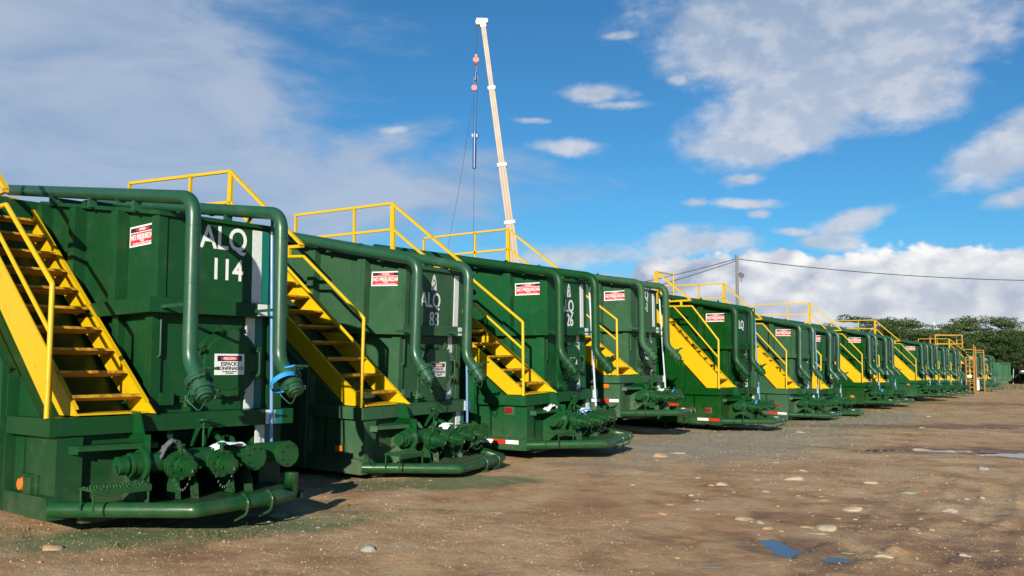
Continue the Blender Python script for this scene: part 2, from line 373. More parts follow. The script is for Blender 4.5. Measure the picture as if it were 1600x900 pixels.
me.loops.add(len(faces)*4+len(tri)*3); me.loops.foreach_set('vertex_index', np.concatenate([faces[:, ::-1].ravel(), tri[:, ::-1].ravel()]))
me.polygons.add(len(faces)+len(tri))
me.polygons.foreach_set('loop_start', np.concatenate([np.arange(len(faces))*4, len(faces)*4+np.arange(len(tri))*3]))
me.polygons.foreach_set('loop_total', np.concatenate([np.full(len(faces), 4), np.full(len(tri), 3)]))
me.update(); me.validate(); me.polygons.foreach_set('use_smooth', [True]*len(me.polygons))
ground = bpy.data.objects.new('ground', me); C.objects.link(ground); tag(ground, kind='structure')
# make sure the sheet faces up
if me.polygons[len(faces)//2].normal.z < 0: me.flip_normals()

m, t, p = newmat('dirt')
tc = t.node('ShaderNodeTexCoord').outputs['Object']; gx, gy, gz = t.sep(tc)
nA = t.noise(tc, .22, 7, .6, .3); nB = t.noise(tc, 1.3, 8, .65, .2); nC = t.noise(tc, 7, 8, .75); nD = t.noise(tc, 30, 8, .8)
c = t.mix(t.ramp(nA, .35, .68), (.55, .30, .14), (.68, .445, .225))
c = t.mix(t.math('MULTIPLY', t.ramp(nB, .42, .7), .6), c, (.72, .54, .32))
red = t.noise(t.vmath('MULTIPLY', tc, (1, 1.6, 1)), .55, 6, .65, .5)
c = t.mix(t.math('MULTIPLY', t.ramp(red, .50, .66), .6), c, (.40, .20, .09))
c = t.mix(t.math('MULTIPLY', t.ramp(nB, .52, .30), .8), c, (.25, .135, .065))
def gblob(cx, cy, rx, ry, rot, soft=.5):
    cc, ss = math.cos(R(rot)), math.sin(R(rot)); dx = t.math('SUBTRACT', gx, cx); dy = t.math('SUBTRACT', gy, cy)
    a_ = t.math('ADD', t.math('MULTIPLY', dx, cc/rx), t.math('MULTIPLY', dy, ss/rx)); b_ = t.math('ADD', t.math('MULTIPLY', dx, -ss/ry), t.math('MULTIPLY', dy, cc/ry))
    r_ = t.math('SQRT', t.math('ADD', t.math('MULTIPLY', a_, a_), t.math('MULTIPLY', b_, b_)))
    return t.ramp(t.math('ADD', r_, t.math('MULTIPLY', t.math('SUBTRACT', nB, .5), 1.6)), 1+soft*.4, 1-soft, 0, 1)
# grey gravelly bed in front of the middle tanks, thin weeds beyond
grav = t.math('MAXIMUM', gblob(4.5, 18.5, 2.6, 6.5, -32), gblob(10.5, 27.5, 2.2, 9, -35))
c = t.mix(t.math('MULTIPLY', grav, .8), c, t.mix(nC, (.28, .27, .19), (.52, .48, .38)))
weed = t.math('MULTIPLY', gblob(12.5, 33, 2.0, 16, -34), t.ramp(t.noise(tc, 2.2, 6, .7), .42, .62))
c = t.mix(t.math('MULTIPLY', weed, .75), c, (.17, .19, .06))
farw = t.math('MULTIPLY', t.ramp(gy, 60, 90), t.ramp(t.noise(tc, .35, 6, .7), .38, .6))
c = t.mix(t.math('MULTIPLY', farw, .7), c, (.17, .18, .07))
# overspray of green paint beside the two nearest tanks
ov = t.math('MAXIMUM', gblob(-2.9, 7.95, 1.9, .62, 27, .5), t.math('MULTIPLY', gblob(-.9, 11.2, 1.6, .6, 20, .5), .9))
c = t.mix(t.math('MULTIPLY', t.math('MULTIPLY', ov, t.ramp(nC, .2, .7, .6, 1)), .92), c, (.055, .19, .075))
# damp patch round the puddles
wet = t.math('MAXIMUM', gblob(2.5, 7.55, .62, .72, 0, .5), t.math('MAXIMUM', gblob(8.6, 16.8, 3.4, .9, 0, .6), gblob(12, 24.5, 6, 1.0, 5, .6)))
rutw = t.math('MULTIPLY', gblob(4.6, 8.8, 2.2, 3.2, -35, .7), t.ramp(t.noise(t.vmath('MULTIPLY', tc, (1, 1, 1)), 1.7, 6, .7), .42, .62))
wet = t.math('MAXIMUM', wet, t.math('MULTIPLY', rutw, .8))
wet = t.math('MAXIMUM', wet, t.math('MULTIPLY', gblob(24, 45, 14, 3.0, 0, .6), .8))
c = t.mix(t.math('MULTIPLY', wet, .72), c, (.17, .09, .048))
# pale pebbles
vo = t.node('ShaderNodeTexVoronoi'); vo.inputs['Scale'].default_value = 5.5; t.put(vo.inputs['Vector'], t.vmath('ADD', tc, t.vmath('MULTIPLY', t.noise(tc, 4, 2, .5, 0, 1), (.25, .25, 0))))
sel = t.ramp(t.sep(vo.outputs['Color'])[0], .86, .90); peb = t.math('MULTIPLY', t.ramp(vo.outputs['Distance'], .30, .24), t.math('MULTIPLY', sel, t.ramp(nA, .35, .6)))
vo2 = t.node('ShaderNodeTexVoronoi'); vo2.inputs['Scale'].default_value = 22; t.put(vo2.inputs['Vector'], tc)
peb2 = t.math('MULTIPLY', t.ramp(vo2.outputs['Distance'], .34, .24), t.ramp(t.sep(vo2.outputs['Color'])[1], .80, .84))
c = t.mix(t.math('MULTIPLY', peb, .75), c, t.mix(t.sep(vo.outputs['Color'])[2], (.50, .42, .33), (.38, .36, .33)))
c = t.mix(t.math('MULTIPLY', peb2, .35), c, t.mix(t.sep(vo2.outputs['Color'])[2], (.55, .46, .36), (.30, .24, .20)))
c = t.mix(t.ramp(nD, .3, .75, 0, .3), c, (.24, .14, .075)); c = t.mix(t.ramp(nD, .58, .9, 0, .4), c, (.66, .50, .33)); c = t.mix(t.ramp(nC, .56, .36, 0, .30), c, (.26, .16, .09))
t.put(p.inputs['Base Color'], c)
t.put(p.inputs['Roughness'], t.math('SUBTRACT', .93, t.math('MULTIPLY', wet, .35))); p.inputs['Specular IOR Level'].default_value = .3
hgt = t.math('ADD', t.math('MULTIPLY', nC, .035), t.math('ADD', t.math('MULTIPLY', nD, .016), t.math('ADD', t.math('MULTIPLY', peb, .014), t.math('MULTIPLY', peb2, .005))))
b = t.node('ShaderNodeBump'); b.inputs['Strength'].default_value = .9; b.inputs['Distance'].default_value = 1.0; t.put(b.inputs['Height'], hgt); t.l.new(b.outputs[0], p.inputs['Normal'])
me.materials.append(m)

# puddles
WATER, t, p = newmat('muddy_water'); p.inputs['Base Color'].default_value = (.10, .075, .055, 1); p.inputs['Roughness'].default_value = .04; p.inputs['IOR'].default_value = 1.33
p.inputs['Specular IOR Level'].default_value = .5
for i, (cx, cy, rx, ry, rot) in enumerate(PUDDLES):
    mb = MB(); n = 40; lv = plevel(cx, cy)-.006
    mb.add([(cx+1.5*rx*math.cos(2*math.pi*k/n), cy+1.5*ry*math.sin(2*math.pi*k/n), lv) for k in range(n)], [tuple(range(n))])
    o = mb.build('puddle', WATER); tag(o, kind='structure')

# ------------------------------------------------------------------ stones, pebbles, weeds
def stone_mesh(seed, flat_=.5):
    r_ = random.Random(seed); bm = bmesh.new(); bmesh.ops.create_icosphere(bm, subdivisions=3, radius=1)
    offs = [Vector((r_.uniform(-9, 9), r_.uniform(-9, 9), r_.uniform(-9, 9))) for _ in range(2)]
    from mathutils import noise as mn
    for v in bm.verts:
        n = v.co.normalized(); d = 1+.38*mn.noise(n*1.1+offs[0])+.14*mn.noise(n*2.6+offs[1])
        v.co = Vector((n.x*d, n.y*d*.72, n.z*d*flat_))
    me_ = bpy.data.meshes.new('stone'); bm.to_mesh(me_); bm.free()
    me_.polygons.foreach_set('use_smooth', [True]*len(me_.polygons)); return me_
ST = [simple('pale_stone', (.40, .31, .21), .85, bump=.4, scale=9), simple('grey_stone', (.30, .29, .24), .85, bump=.4, scale=9),
      simple('tan_stone', (.38, .25, .13), .85, bump=.4, scale=9), simple('dark_stone', (.22, .17, .13), .85, bump=.4, scale=9), simple('green_grey_stone', (.22, .25, .18), .8, bump=.4, scale=9)]
SM = [stone_mesh(k, .32+.06*(k % 4)) for k in range(9)]
for s_ in SM: s_.materials.append(ST[0])
def put_stone(x, y, r_, mi, label, flat_=1.0, rot=None, mesh=None):
    o = bpy.data.objects.new('stone', SM[mesh if mesh is not None else random.randrange(9)]); C.objects.link(o)
    o.location = (x, y, hz(x, y)-r_*.10); o.scale = (r_, r_*.9, r_*flat_); o.rotation_euler = (random.uniform(-.15, .15), random.uniform(-.15, .15), random.uniform(0, 6.28) if rot is None else rot)
    o.material_slots[0].link = 'OBJECT'; o.material_slots[0].material = ST[mi]
    tag(o, label, 'stone', 'stones lying on the dirt yard'); return o
NAMED = [(3.2, 8.26, .13, 4, 'flat grey green stone right of the near puddles', .35), (1.77, 7.64, .11, 4, 'flat grey green stone at the bottom edge left of the near puddles', .3),
         (-1.27, 8.0, .075, 1, 'rounded blue grey stone lying alone in the left foreground', .9), (4.16, 10.69, .12, 0, 'pale oval stone below the yellow stone', .5),
         (4.03, 11.31, .10, 2, 'yellow tan stone in the middle of the stone scatter', .5), (2.64, 9.82, .13, 0, 'long pale stone left of the stone scatter', .4),
         (2.75, 9.34, .08, 2, 'small tan stone above the near puddle', .5), (3.37, 9.39, .11, 0, 'pale rounded stone behind the second puddle', .5),
         (3.2, 9.2, .10, 1, 'low greyish stone just behind the near puddle', .35), (5.5, 12.09, .16, 4, 'grey green slab stone on the right of the yard', .3),
         (5.32, 12.9, .11, 0, 'pale stone beside the grey green slab', .6), (4.3, 13.27, .15, 0, 'pale domed stone in the middle distance of the yard', .5),
         (-.2, 9.9, .12, 0, 'flat pale stone alone in the centre foreground', .2), (3.17, 16.77, .17, 0, 'pale stone on the grey gravel edge', .4),
         (2.76, 16.16, .14, 2, 'yellowish stone on the grey gravel edge', .8), (-2.51, 9.6, .10, 4, 'green dusted stone in front of the bumper of the nearest tank', .7),
         (-4.11, 7.95, .09, 2, 'tan clod of stone at the lower left edge of the yard', .6), (8.9, 18.9, .22, 0, 'pale stone beside the far puddle', .4), (9.6, 18.6, .18, 0, 'pale stone between the two far puddles', .4)]
for k, (x, y, r_, mi, lab, fl) in enumerate(NAMED): put_stone(x*.907, y*.907, r_, mi, lab, fl*1.6, mesh=k % 9, rot=random.uniform(-.5, .5))
cnt = 0; rs = random.Random(12)
while cnt < 230:
    if cnt < 90: x, y = rs.gauss(3.6, 1.0), rs.gauss(10.0, 1.7)
    elif cnt < 150: x, y = rs.uniform(-4.6, -.5), rs.uniform(7.8, 11.5)
    elif cnt < 225: a_ = math.radians(rs.uniform(2, 32)); d_ = 9*math.exp(rs.uniform(0, 1.4)); x, y = d_*math.sin(a_), d_*math.cos(a_)
    else: x, y = rs.gauss(3.5, 1.6), rs.gauss(17, 2.2)
    if y < 7 or abs(math.degrees(math.atan2(x, y))) > 31: continue
    if min(math.hypot(x-q[0], y-q[1]) for q in PUDDLES[:2]) < .3: continue
    r_ = min(.10, rs.lognormvariate(-3.45, .5)) * (1+.02*y)*.8
    if x < 0: r_ *= .6
    mi_ = rs.choice([0, 0, 0, 1, 2, 3] if not (x < -2 and y < 10) else [0, 2, 4, 3])
    reg = 'in front of the nearest tank' if x < -1.5 else 'on bare dirt in the centre foreground' if (y < 11 and x < 2) else 'behind the near puddles' if (y < 13 and x < 5.5) else 'at the right edge of the yard' if x/y > .47 else 'on the grey gravel bed by tank T-1' if x/y < .28 else 'out in the middle of the open yard'
    wd = ('tiny' if r_ < .028 else 'small' if r_ < .05 else 'larger')+' '+['pale', 'grey', 'tan', 'dark brown', 'green dusted'][mi_]
    st_ = put_stone(x, y, r_, mi_, None, rs.uniform(.5, 1.1), mesh=rs.randrange(9))
    st_['label'] = wd+' stone '+reg; st_['category'] = 'stone'; st_['group'] = wd+' stones '+reg
    cnt += 1
# countless gravel
def gravel():
    n = 60000; r_ = np.random.default_rng(3)
    a_ = np.radians(r_.uniform(-33, 33, n)); d = 6.2*np.exp(r_.uniform(0, 1.75, n)**1.0); x = d*np.sin(a_); y = d*np.cos(a_)
    keep = r_.uniform(0, 1, n) < np.clip(.55+2.4*vnoise(x*.5, y*.5, 31)+1.2*vnoise(x*2, y*2, 32)+.5*(x < -1)-.25, .015, 1)
    for q in PUDDLES: keep &= (((x-q[0])/(q[2]*1.3))**2+((y-q[1])/(q[3]*1.3))**2) > 1
    x, y, d = x[keep], y[keep], d[keep]; n = len(x)
    s_ = .0038*np.exp(r_.normal(0, .5, n))*(1+.05*d); z = height(x, y)
    base_ = np.array([(1, 0, 0), (-.5, .8, 0), (-.5, -.8, 0), (0, 0, .75)], float)
    base_ = np.array([(1, 0, -.1), (.2, .9, -.1), (-.9, .3, -.1), (-.3, -.9, -.1), (.1, 0, .6)], float)
    ang = r_.uniform(0, 6.28, n); ca, sa = np.cos(ang), np.sin(ang)
    V = np.empty((n, 5, 3)); j_ = r_.uniform(.7, 1.3, (n, 5, 3)); B_ = base_[None]*j_
    V[:, :, 0] = x[:, None]+s_[:, None]*(B_[:, :, 0]*ca[:, None]-B_[:, :, 1]*sa[:, None])
    V[:, :, 1] = y[:, None]+s_[:, None]*(B_[:, :, 0]*sa[:, None]+B_[:, :, 1]*ca[:, None])
    V[:, :, 2] = z[:, None]+s_[:, None]*B_[:, :, 2]
    F = np.array([(0, 1, 4), (1, 2, 4), (2, 3, 4), (3, 0, 4)])
    FF = (np.arange(n)[:, None, None]*5+F[None]).reshape(-1, 3)
    me_ = bpy.data.meshes.new('gravel'); me_.from_pydata(V.reshape(-1, 3).tolist(), [], FF.tolist())
    for q in [simple('dull_gravel', (.40, .27, .16), .9), ST[1], simple('brown_gravel', (.26, .16, .09), .9), ST[3]]: me_.materials.append(q)
    me_.polygons.foreach_set('material_index', np.repeat(r_.choice([0, 0, 1, 2, 3, 3], n), 4)); me_.update()
    o = bpy.data.objects.new('gravel', me_); C.objects.link(o); tag(o, 'fine loose gravel strewn over the brown dirt yard', 'gravel', kind='stuff')
gravel()
GRASS = simple('weed_green', (.065, .10, .022), .8, vary=.4, scale=3); DRY = simple('dry_grass', (.20, .165, .07), .85, vary=.3, scale=3)
def weeds():
    r_ = random.Random(5); mb = MB(); spots = []
    for (cx, cy, s_, n) in [(-2.5, 7.55, .10, 60), (-2.15, 7.75, .14, 50), (-3.2, 7.2, .09, 40), (-1.7, 9.4, .08, 40), (-1.1, 9.1, .05, 24), (-1.45, 8.45, .07, 24), (-4.3, 7.7, .2, 60)]:
        for _ in range(n): spots.append((r_.gauss(cx, s_), r_.gauss(cy, s_), r_.uniform(.015, .05), r_.random() < .3))
    for _ in range(5200):      # thin growth in front of the middle and far tanks
        tt = r_.random(); cx = 4+tt*24; cy = 17.0+tt*37; spots.append((cx+r_.gauss(0, 1.0), cy+r_.gauss(0, 1.6), r_.uniform(.015, .05), r_.random() < .5))
    for _ in range(2600):
        cx = r_.uniform(30, 85); cy = 40+cx*.95+r_.gauss(0, 3); spots.append((cx, cy, r_.uniform(.06, .2), r_.random() < .5))
    for x, y, h_, dry in spots:
        z = hz(x, y) if y < 14 else None
        mb.m = 1 if dry else 0; w_ = h_*.12*(1 if y < 14 else 2.2); a_ = r_.uniform(0, 6.28); lx, ly = r_.gauss(0, .5)*h_, r_.gauss(0, .5)*h_
        mb.pend = None; W_.append((x, y, h_, w_, a_, lx, ly, mb.m))
    arr = np.array(W_); zz = height(arr[:, 0], arr[:, 1])
    for (x, y, h_, w_, a_, lx, ly, mi), z in zip(W_, zz):
        dx, dy = w_*math.cos(a_), w_*math.sin(a_); mb.m = mi
        mb.add([(x-dx, y-dy, z-.01), (x+dx, y+dy, z-.01), (x+lx*.5+dx*.6, y+ly*.5+dy*.6, z+h_*.6), (x+lx, y+ly, z+h_)], [(0, 1, 2), (0, 2, 3)])
    o = mb.build('weeds', [GRASS, DRY]); tag(o, 'thin green and dry weeds growing on the yard beside the tanks', 'weeds', kind='stuff')
W_ = []
weeds()

# ------------------------------------------------------------------ storage tank, local frame: X out of the end face, Y across, Z up
TW, RY, L = 2.44, 1.0, 11.0
ZL, ZLB, ZS, ZM, ZMB = 1.116, .96, .26, 2.226, 2.081
def roof(x): return 3.035+.165*(-min(x, 0)) if x > -3.7 else 3.035+.165*3.7
YB = (.98, .80); YC = (.80, 2.10)
SL = .755; PX = -2.74; TX = -1.161
def tread_line(x): return 1.15+SL*(-x-.1)
def make_tank(kind):
    global SL, PX, TX
    near_variant = kind == 'near'; steep = kind in ('steep', 'low'); low_rail = kind == 'low'; PZ = 4.03 if low_rail else 4.436
    SL, PX, TX = (.98, -1.72, -.72) if low_rail else (.98, -2.15, -.80) if steep else (.755, -2.74, -1.161)
    XW = PX-.24
    t = empty('storage_tank')
    g = MB()
    # lower body
    g.box(-L, -.95, 0, TW, ZS, 1.04); g.box(-.95, -.70, .09, TW-.06, ZS+.05, 1.0)
    g.box(-.75, -.10, .09, .90, ZS+.05, ZLB+.01); g.box(-.72, -.12, TW-.30, TW-.06, ZS+.05, ZLB+.01)
    # corner box trim and flared skirt
    g.box(-.48, -.03, .075, .30, .42, .955)
    g.prism([(0, 0), (0, .14), (-.03, .19), (-1.0, .19), (-1.0, 0)], 0, .30)
    s0 = len(g.v)-10
    for k in range(s0, len(g.v)): g.v[k] = (g.v[k][0], g.v[k][1], g.v[k][2]+ZS)
    g.box(-.10, -.01, .30, TW, ZS-.06, ZS+.08)
    # lower ledge
    g.box(-1.02, 0, 0, TW+.03, ZLB, ZL)
    # end-face channel with a bracket plate
    g.prism([(-.11, .14), (-.11, 1.02), (.22, .86), (.06, .22)], .855, .872, 'z'); g.prism([(-.11, .14), (.06, .22), (.05, .22), (-.11, .16)], .80, .855, 'z'); g.prism([(.06, .22), (.22, .86), (.205, .86), (.045, .22)], .825, .855, 'z'); g.box(-.70, -.60, .9, TW-.3, .78, .90); g.box(-.70, -.08, 1.10, 1.16, .30, .96)
        # deck plate of the bumper and its webs
    g.prism([(-.65, .10), (YB[0]*.93, YB[1]*1.0), (YC[0]*.93, YC[1]), (-.65, TW-.04)], .335, .350, 'z')
    for y0 in (.70, 1.18, 1.75): g.prism([(-.70, .34), (-.70, .92), (.0, .86), (.34, .48), (.36, .34)], y0, y0+.014)
    # wedge under the stair
    g.prism([(-.42, 1.08), (XW, tread_line(XW)-.36), (XW, 1.0), (-.42, 1.0)], .10, RY+.05)
    g.prism([(-.95, 1.02), (-.95, tread_line(-.95)-.30), (XW, tread_line(XW)-.30), (XW, 1.02)], 0, .10)
    # upper body with sloping roof, recess for the stair
    g.prism([(-.29, 1.0), (-.29, ZMB+.02), (-.20, ZMB+.02), (-.20, roof(-.20)), (XW+.02, roof(XW+.02)), (XW+.02, 1.0)], RY+.055, TW-.03)
    g.box(-.33, -.185, RY+.008, RY+.10, ZM, roof(-.2)-.03); g.box(-.40, -.26, RY+.008, RY+.11, ZL, ZMB)
    g.box(-.33, -.185, TW-.13, TW-.02, ZM, roof(-.2)-.03); g.box(-.40, -.26, TW-.13, TW-.02, ZL, ZMB)
    g.prism([(-.16, roof(-.16)-.03), (-.16, roof(-.16)+.012), (XW-.02, roof(XW-.02)+.012), (XW-.02, roof(XW-.02)-.03)], RY-.01, TW-.01)
    g.prism([(XW+.025, 1.0), (XW+.025, roof(XW+.025)-.005), (-3.7, roof(-3.7)-.005), (-L, roof(-3.8)-.005), (-L, 1.0)], 0, TW)
    # mid ledge
    g.prism([(-.12, ZMB), (-.12, ZM-.01), (-.14, ZM), (XW*.62, ZM), (XW*.62, ZMB)], RY-.095, TW+.03)
    # ribs of the recessed side wall
    for x0 in ((-1.03, -1.93) if steep else (-1.03, -2.03, -2.93)): g.box(x0, x0+.15, RY-.075, RY+.08, ZM, roof(x0+.15)-.02)
    for x0 in (-1.03, -2.03): g.box(x0, x0+.13, RY-.02, RY+.08, ZL, ZMB)
    # ribs on the outer side walls
    for x0 in (-1.10, -2.3, -3.55, -4.8, -6.05, -7.3, -8.55, -9.8):
        top = tread_line(x0)-.33 if x0 > PX-.16 else roof(x0)-.05
        g.box(x0, x0+.13, -.045, .02, ZS+.01, top)
    for x0 in (-.25, -1.5, -2.75, -4.0, -5.25, -6.5, -7.75, -9.0, -10.25): g.box(x0-.12, x0, TW-.05, TW+.05, ZS+.02, roof(x0)-.08)
    g.box(-L, -1.0, TW-.02, TW+.02, ZS, ZL)
    # landing skids
    for x in (-1.9, -2.6): g.box(x, x+.10, RY, TW, roof(x), roof(x)+.05)
    # tongue edge of the end panel, weld plate
    g.box(-.199, -.188, RY+.32, RY+.34, ZM, roof(-.2)-.05)
    sh = g.build('tank_shell', G_DARK, t, bevel=.008)
    sk = MB()
    for y0 in (.75, TW-.85): sk.box(-10.6, -1.9, y0, y0+.16, -.45, ZS-.01)
    for y0 in (.62, TW-.6): sk.box(-1.25, -1.17, y0, y0+.08, -.6, ZS-.01)
    sk.build('skid', DARKST, t)
    # bumper
    b = MB(); zb = .35
    YC_ = (.86, 1.72) if near_variant else YC
    pts = [(-.03, .05, zb), (YB[0], YB[1], zb), (YC_[0], YC_[1], zb)]
    if near_variant: pts += [(.80, 1.88, zb), (.80, 1.89, zb+.20)]
    else: pts += [(.02, TW+.14, zb+.01)]
    b.tube(pts, .064, 16, bend=.022, seg=3)
    for q in (.42, .72):
        P0 = Vector(pts[1]); P1 = Vector(pts[2]); c0 = P0.lerp(P1, q+.12); d = (P1-P0).normalized()
        b.cyl(c0-d*.012, c0+d*.012, .070, n=16)
        b.tube([c0+Vector((.0, 0, .075)), c0+Vector((.08, .01, .02)), c0+Vector((.06, .0, -.10)), c0+Vector((-.12, 0, -.17))], .012, 8, bend=.05)
    b.prism([(-.06, .345), (.9, .345), (.9, .30), (-.06, .27)], .82, .835)
    b.prism([(-.06, .345), (.8, .345), (.8, .30), (-.06, .27)], 2.0, 2.015)
    b.build('bumper', G_WET, t)
    # foot step
    st = MB()
    st.box(.24, .50, .16, .66, .525, .545)
    for k in range(9):
        for j_ in range(4): st.cyl((.27+j_*.065, .19+k*.055, .545), (.27+j_*.065, .19+k*.055, .552), .017, n=6)
    for y0 in (.17, .64): st.tube([(.49, y0, .54), (.49, y0, .36)], .010, 6); st.tube([(.26, y0, .54), (.26, y0, .36)], .010, 6)
    st.box(.495, .505, .16, .66, .49, .545)
    st.build('step', G_WET, t)
    # vent pipes
    def coupling(parent, p, d, name='coupling', sc=1.0, chain=True, capmat=None):
        p = Vector(p); d = Vector(d).normalized(); c = MB(); u = d.orthogonal().normalized()
        c.cyl(p, p+d*.03*sc, .120*sc, n=20); c.cyl(p+d*.035*sc, p+d*.06*sc, .120*sc, n=20); c.bolts(p, d, .100*sc, 8, .012, .075*sc, -.006)
        c.cyl(p+d*.06*sc, p+d*.12*sc, .088*sc, n=18); c.cyl(p+d*.12*sc, p+d*.15*sc, .10*sc, n=18)
        side = d.cross(Vector((0, 0, 1))); side = side.normalized() if side.length > .01 else u
        upv = side.cross(d).normalized()
        c.cyl(p+d*.045*sc+upv*.12*sc, p+d*.045*sc+upv*.20*sc, .02*sc, n=8)
        c.prism_ = None
        a_ = p+d*.05*sc+upv*.20*sc; c.tube([a_-side*.10*sc, a_+side*.05*sc, a_+side*.13*sc+d*.05*sc], .012*sc, 6)
        o = c.build(name, G_PIPE, parent)
        k = MB(); k.cyl(p+d*.15*sc, p+d*.22*sc, .082*sc, n=18); k.cyl(p+d*.175*sc, p+d*.19*sc, .090*sc, n=18); k.cyl(p+d*.22*sc, p+d*.235*sc, .05*sc, n=12)
        for sg in (-1, 1): k.box(*sum([[min(a1, a2), max(a1, a2)] for a1, a2 in zip(p+d*.13*sc+side*sg*.085*sc, p+d*.20*sc+side*sg*.115*sc+upv*.02*sc)], []))
        return o, k, (p, d, side, upv)
    for yy, xd, low in (((.97, .52, 1.60), (1.99, .42, 1.62)) if near_variant else ((.86, .03, 1.78), (1.89, .03, 1.78)) if steep else ((.84, .15, 1.78), (1.93, .25, 1.78))):
        v = MB(); r_ = .067 if near_variant else .073
        topz = lambda x: 3.10+.165*(.35-x)
        v.tube([(-3.9, yy, topz(-3.9)), (xd, yy, topz(.35)), (xd, yy, low), (xd+.17, yy, low-.17)], r_, 18, bend=.19, seg=9)
        v.cyl((xd, yy, 2.84), (xd, yy, 2.85), r_+.004, n=18); v.cyl((-.9, yy, topz(-.9)), (-.91, yy, topz(-.91)), r_+.004, n=18)
        v.cyl((xd, yy, 2.30), (xd, yy, 2.31), r_+.003, n=18)
        for xs in (-.6, -1.6, -2.6): v.box(xs, xs+.05, yy+.03 if yy < .9 else yy-.04, yy+.16 if yy < .9 else yy+.04, roof(xs)-.02, topz(xs)-.04)
        v.box(-.25, xd-.02, yy+.05, yy+.06, 2.12, 2.15)
        po = v.build('vent_pipe', G_PIPE, t)
        p0 = Vector((xd+.15, yy, low-.15)); d0 = Vector((.62, 0, -.78))
        o, k, (p_, dd, side, upv) = coupling(po, p0, d0)
        k.tube([p0+dd*.10+side*.10, p0+dd*.16+side*.16-Vector((0, 0, .06)), p0+dd*.28+side*.08-Vector((0, 0, .07)), p0+dd*.24+side*.0], .006, 6, bend=.04)
        o2 = k.build('pipe_cap', G_PIPE, po)
    GY = 2.06 if near_variant else 2.20
    # small bent tubes above the gauge
    u_ = MB(); u_.tube([(-.28, GY-.03, roof(-.3)-.02), (-.16, GY-.03, roof(-.2)+.10), (-.095, GY+.17, roof(-.2)+.10), (-.095, GY+.17, 2.9)], .017, 8, bend=.05)
    u_.build('gauge_bracket', G_PIPE, t)
    # gauge board: white and teal strips that step over the ledges
    for nm, mt, ya, yb in (('gauge_board', OFFW, GY, GY+.11), ('gauge_backing', TEALM, GY+.113, GY+.20)):
        q = MB()
        q.box(-.1995, -.188, ya, yb, ZM+.004, roof(-.2)-.06); q.box(-.119, -.110, ya+.03, yb+.03, ZMB+.01, ZM-.012)
        q.box(-.2895, -.275, ya-.01, yb-.01, ZL+.004, ZMB-.004); q.box(.0005, .008, ya+.07, min(yb+.07, TW-.0), ZLB+.004, ZL-.006); q.box(-.1190, -.105, ya+.02, yb+.02, .70, ZLB-.004)
        q.build(nm, mt, t)
    q = MB(); q.cyl((-.095, GY+.17, 2.96), (.035, GY+.12, .78), .018, n=10); q.build('sight_tube', TUBE, t)
    # manhole cover with clamps, handle and sign
    mh = MB(); cy, cz = (1.80 if near_variant else 1.83), 1.60
    mh.box(-.289, -.275, 1.48, 2.01, 1.12, 2.06)
    mh.cyl((-.285, cy, cz), (-.19, cy, cz), .335, n=40); mh.cyl((-.19, cy, cz), (-.178, cy, cz), .345, n=40); mh.cyl((-.178, cy, cz), (-.170, cy, cz), .29, .27, n=40)
    mo = mh.build('manhole_cover', G_DARK, t)
    for k in range(8):
        a_ = 2*math.pi*(k+.5)/8; cm = MB(); c0 = Vector((-.175, cy+.35*math.cos(a_), cz+.35*math.sin(a_))); o_ = Vector((0, math.cos(a_), math.sin(a_)))
        cm.cyl(c0-o_*.05, c0+o_*.05, .016, n=8); cm.cyl(c0-Vector((.05, 0, 0)), c0+Vector((.05, 0, 0)), .012, n=8); cm.cyl(c0+Vector((.03, 0, 0)), c0+Vector((.05, 0, 0)), .028, n=6)
        cm.cyl(c0+Vector((.02, 0, 0))-o_.cross(Vector((1, 0, 0)))*.05, c0+Vector((.02, 0, 0))+o_.cross(Vector((1, 0, 0)))*.05, .009, n=6)
        cm.build('clamp', G_DARK, mo)
    hd = MB(); hd.tube([(-.18, cy+.28, cz+.12), (-.10, cy+.31, cz+.12), (-.10, cy+.31, cz-.14), (-.18, cy+.28, cz-.14)], .011, 8, bend=.03); hd.build('handle', G_DARK, mo)
    sg = MB(); sy0, sy1, sz0, sz1 = cy-.17, cy+.17, 1.475, 1.69; X0 = -.164
    sg.m = 0; sg.box(X0-.004, X0, sy0, sy1, sz0, sz1)
    sg.m = 1; sg.box(X0, X0+.001, sy0+.03, sy1-.03, sz1-.075, sz1-.02)
    sg.m = 2; cyy, czz = (sy0+sy1)/2, sz1-.0475; n = 24
    sg.add([(X0+.0022, cyy+.105*math.cos(6.2832*k/n), czz+.021*math.sin(6.2832*k/n)) for k in range(n)], [tuple(range(n))])
    sg.build('confined_space_sign', [WHITE, BLACK, RED], mo)
    tx = MB(); rt, up = (0, 1, 0), (0, 0, 1); m_ = (sy0+sy1)/2
    tx.m = 0; add_text(tx, 'PELIGRO', .036, (X0+.004, m_, czz-.013), rt, up, bold=.0006)
    tx.m = 1; add_text(tx, 'ESPACIO', .052, (X0+.002, m_, sz0+.095), rt, up, bold=.0006); add_text(tx, 'CONFINADO', .052, (X0+.002, m_, sz0+.050), rt, up, bold=.0006)
    add_text(tx, 'PROHIBIDO EL INGRESO', .015, (X0+.002, m_, sz0+.028), rt, up); add_text(tx, 'SIN PERMISO', .015, (X0+.002, m_, sz0+.012), rt, up)
    tx.build('sign_lettering', [WHITE, BLACK], mo)
    # danger sign on the side wall
    ds = MB(); xa, xb, za, zb_ = -.85, -.31, 2.775, 2.985; Yf = RY+.050
